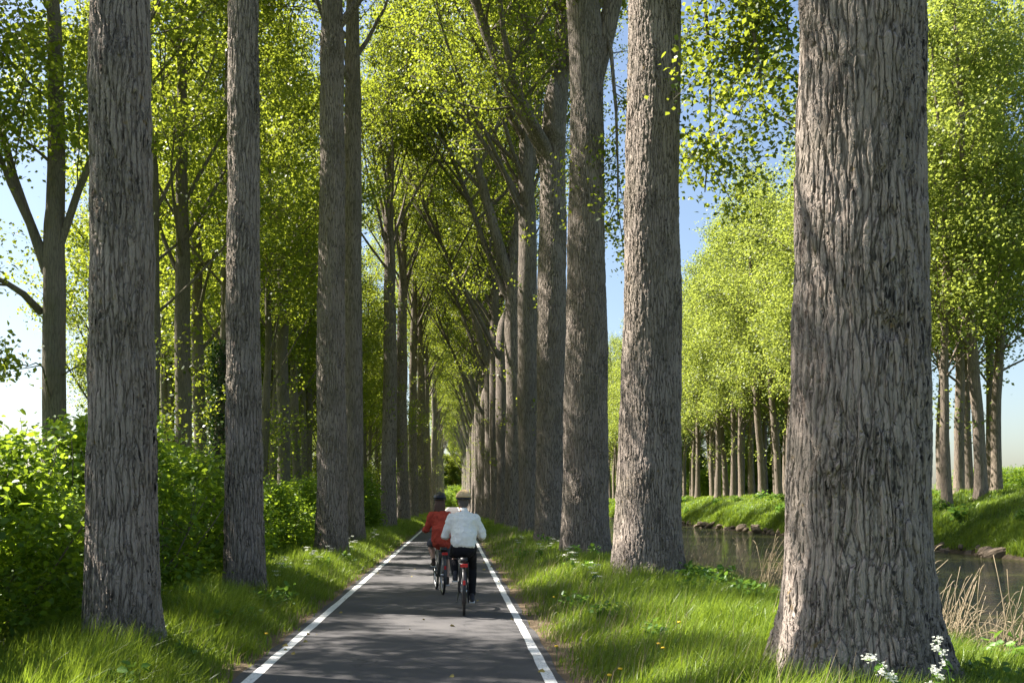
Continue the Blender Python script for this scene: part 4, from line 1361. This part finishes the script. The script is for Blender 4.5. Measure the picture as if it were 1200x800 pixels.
    if hair_long:
        loft(C, [head + (0, -.075, .0), head + (-.01, -.10, -.09), head + (-.02, -.115, -.18), head + (-.03, -.12, -.235)], [.085, .105, .10, .06], [.045, .05, .045, .025])
    else:
        loft(C, [head + (0, -.06, -.055), head + (0, -.06, .01)], [.066, .072], [.045, .05])
    fuse(C, 'hair', hair_mat, root, .008, 2, .014, .03)
    # helmet: shell with vents, dark lower band, straps
    H = MB()
    c = head + (0, -.005, .055)
    ph = np.linspace(0.02, pi / 2 - .01, 10)[::-1]
    th = np.linspace(0, 2 * pi, 36, endpoint=False)
    PH, TH = np.meshgrid(ph, th, indexing='ij')
    groove = 1 - .05 * np.clip(np.cos(5 * TH), 0, 1) ** 4 * np.sin(2 * PH)
    V = np.stack([.118 * np.cos(PH) * np.cos(TH) * groove, .148 * np.cos(PH) * np.sin(TH) * groove, .118 * np.sin(PH) * groove], -1) + c
    Vi = np.stack([.09 * np.cos(PH) * np.cos(TH), .12 * np.cos(PH) * np.sin(TH), .09 * np.sin(PH)], -1) + c
    H.add(np.vstack([V.reshape(-1, 3), Vi[::-1].reshape(-1, 3)]), grid_faces(20, 36))
    hel = H.build('helmet', helmet_mat, root)
    H = MB()
    a = np.linspace(0, 2 * pi, 36, endpoint=False)
    H.tube(np.stack([c[0] + .106 * np.cos(a), c[1] + .134 * np.sin(a), np.full(36, c[2] - .012)], 1), .014, 8, closed=True, flat=(1, 1))
    H.build('rim_band', BLACK, hel)
    H = MB()
    for s in (-1, 1):
        H.tube([c + (s * .098, .04, 0), head + (s * .085, .02, -.06), head + (s * .03, .05, -.12)], .004, 5)
        H.tube([c + (s * .095, -.06, 0), head + (s * .087, .0, -.05)], .004, 5)
    H.build('strap', BLACK, hel)
    return root

bx, by = .13, 14.25
bike1, peds1 = bicycle((bx, by, .006), 0, 'black bicycle with red tail light under the rider in white', -pi / 2 + .35, BLACK)
rider((bx, by, .006), 0, 'cyclist in white sweater, black trousers and tan helmet, riding nearer the camera', peds1, 0,
      cloth('white_knit', (.80, .79, .74)), cloth('black_trousers', (.012, .012, .015)), plain('tan_helmet', (.55, .39, .20), .35), plain('grey_brown_hair', (.10, .085, .07), .8), False, False,
      shoe_mat=plain('dark_shoe', (.03, .03, .04), .6), hem_z=1.04, slim=1.06)
bx, by = -.21, 17.45
bike2, peds2 = bicycle((bx, by, .006), RAD(7), 'black bicycle under the rider in red, half hidden behind the white-clad cyclist', pi / 2 + pi + .15, plain('dark_grey_paint', (.05, .05, .055), .35))
bike2_p = [peds2[0], peds2[1]]
rider((bx, by, .006), RAD(7), 'cyclist in red jacket and grey shorts with long brown hair and black helmet', peds2, 0,
      cloth('red_jacket_cloth', (.42, .060, .036)), cloth('grey_shorts', (.10, .10, .13)), plain('black_helmet', (.012, .014, .02), .3), plain('brown_hair', (.085, .04, .022), .6), True, True,
      shoe_mat=plain('brown_shoe', (.05, .03, .02), .7), flare_hem=.025, hem_z=.92, slim=.88)
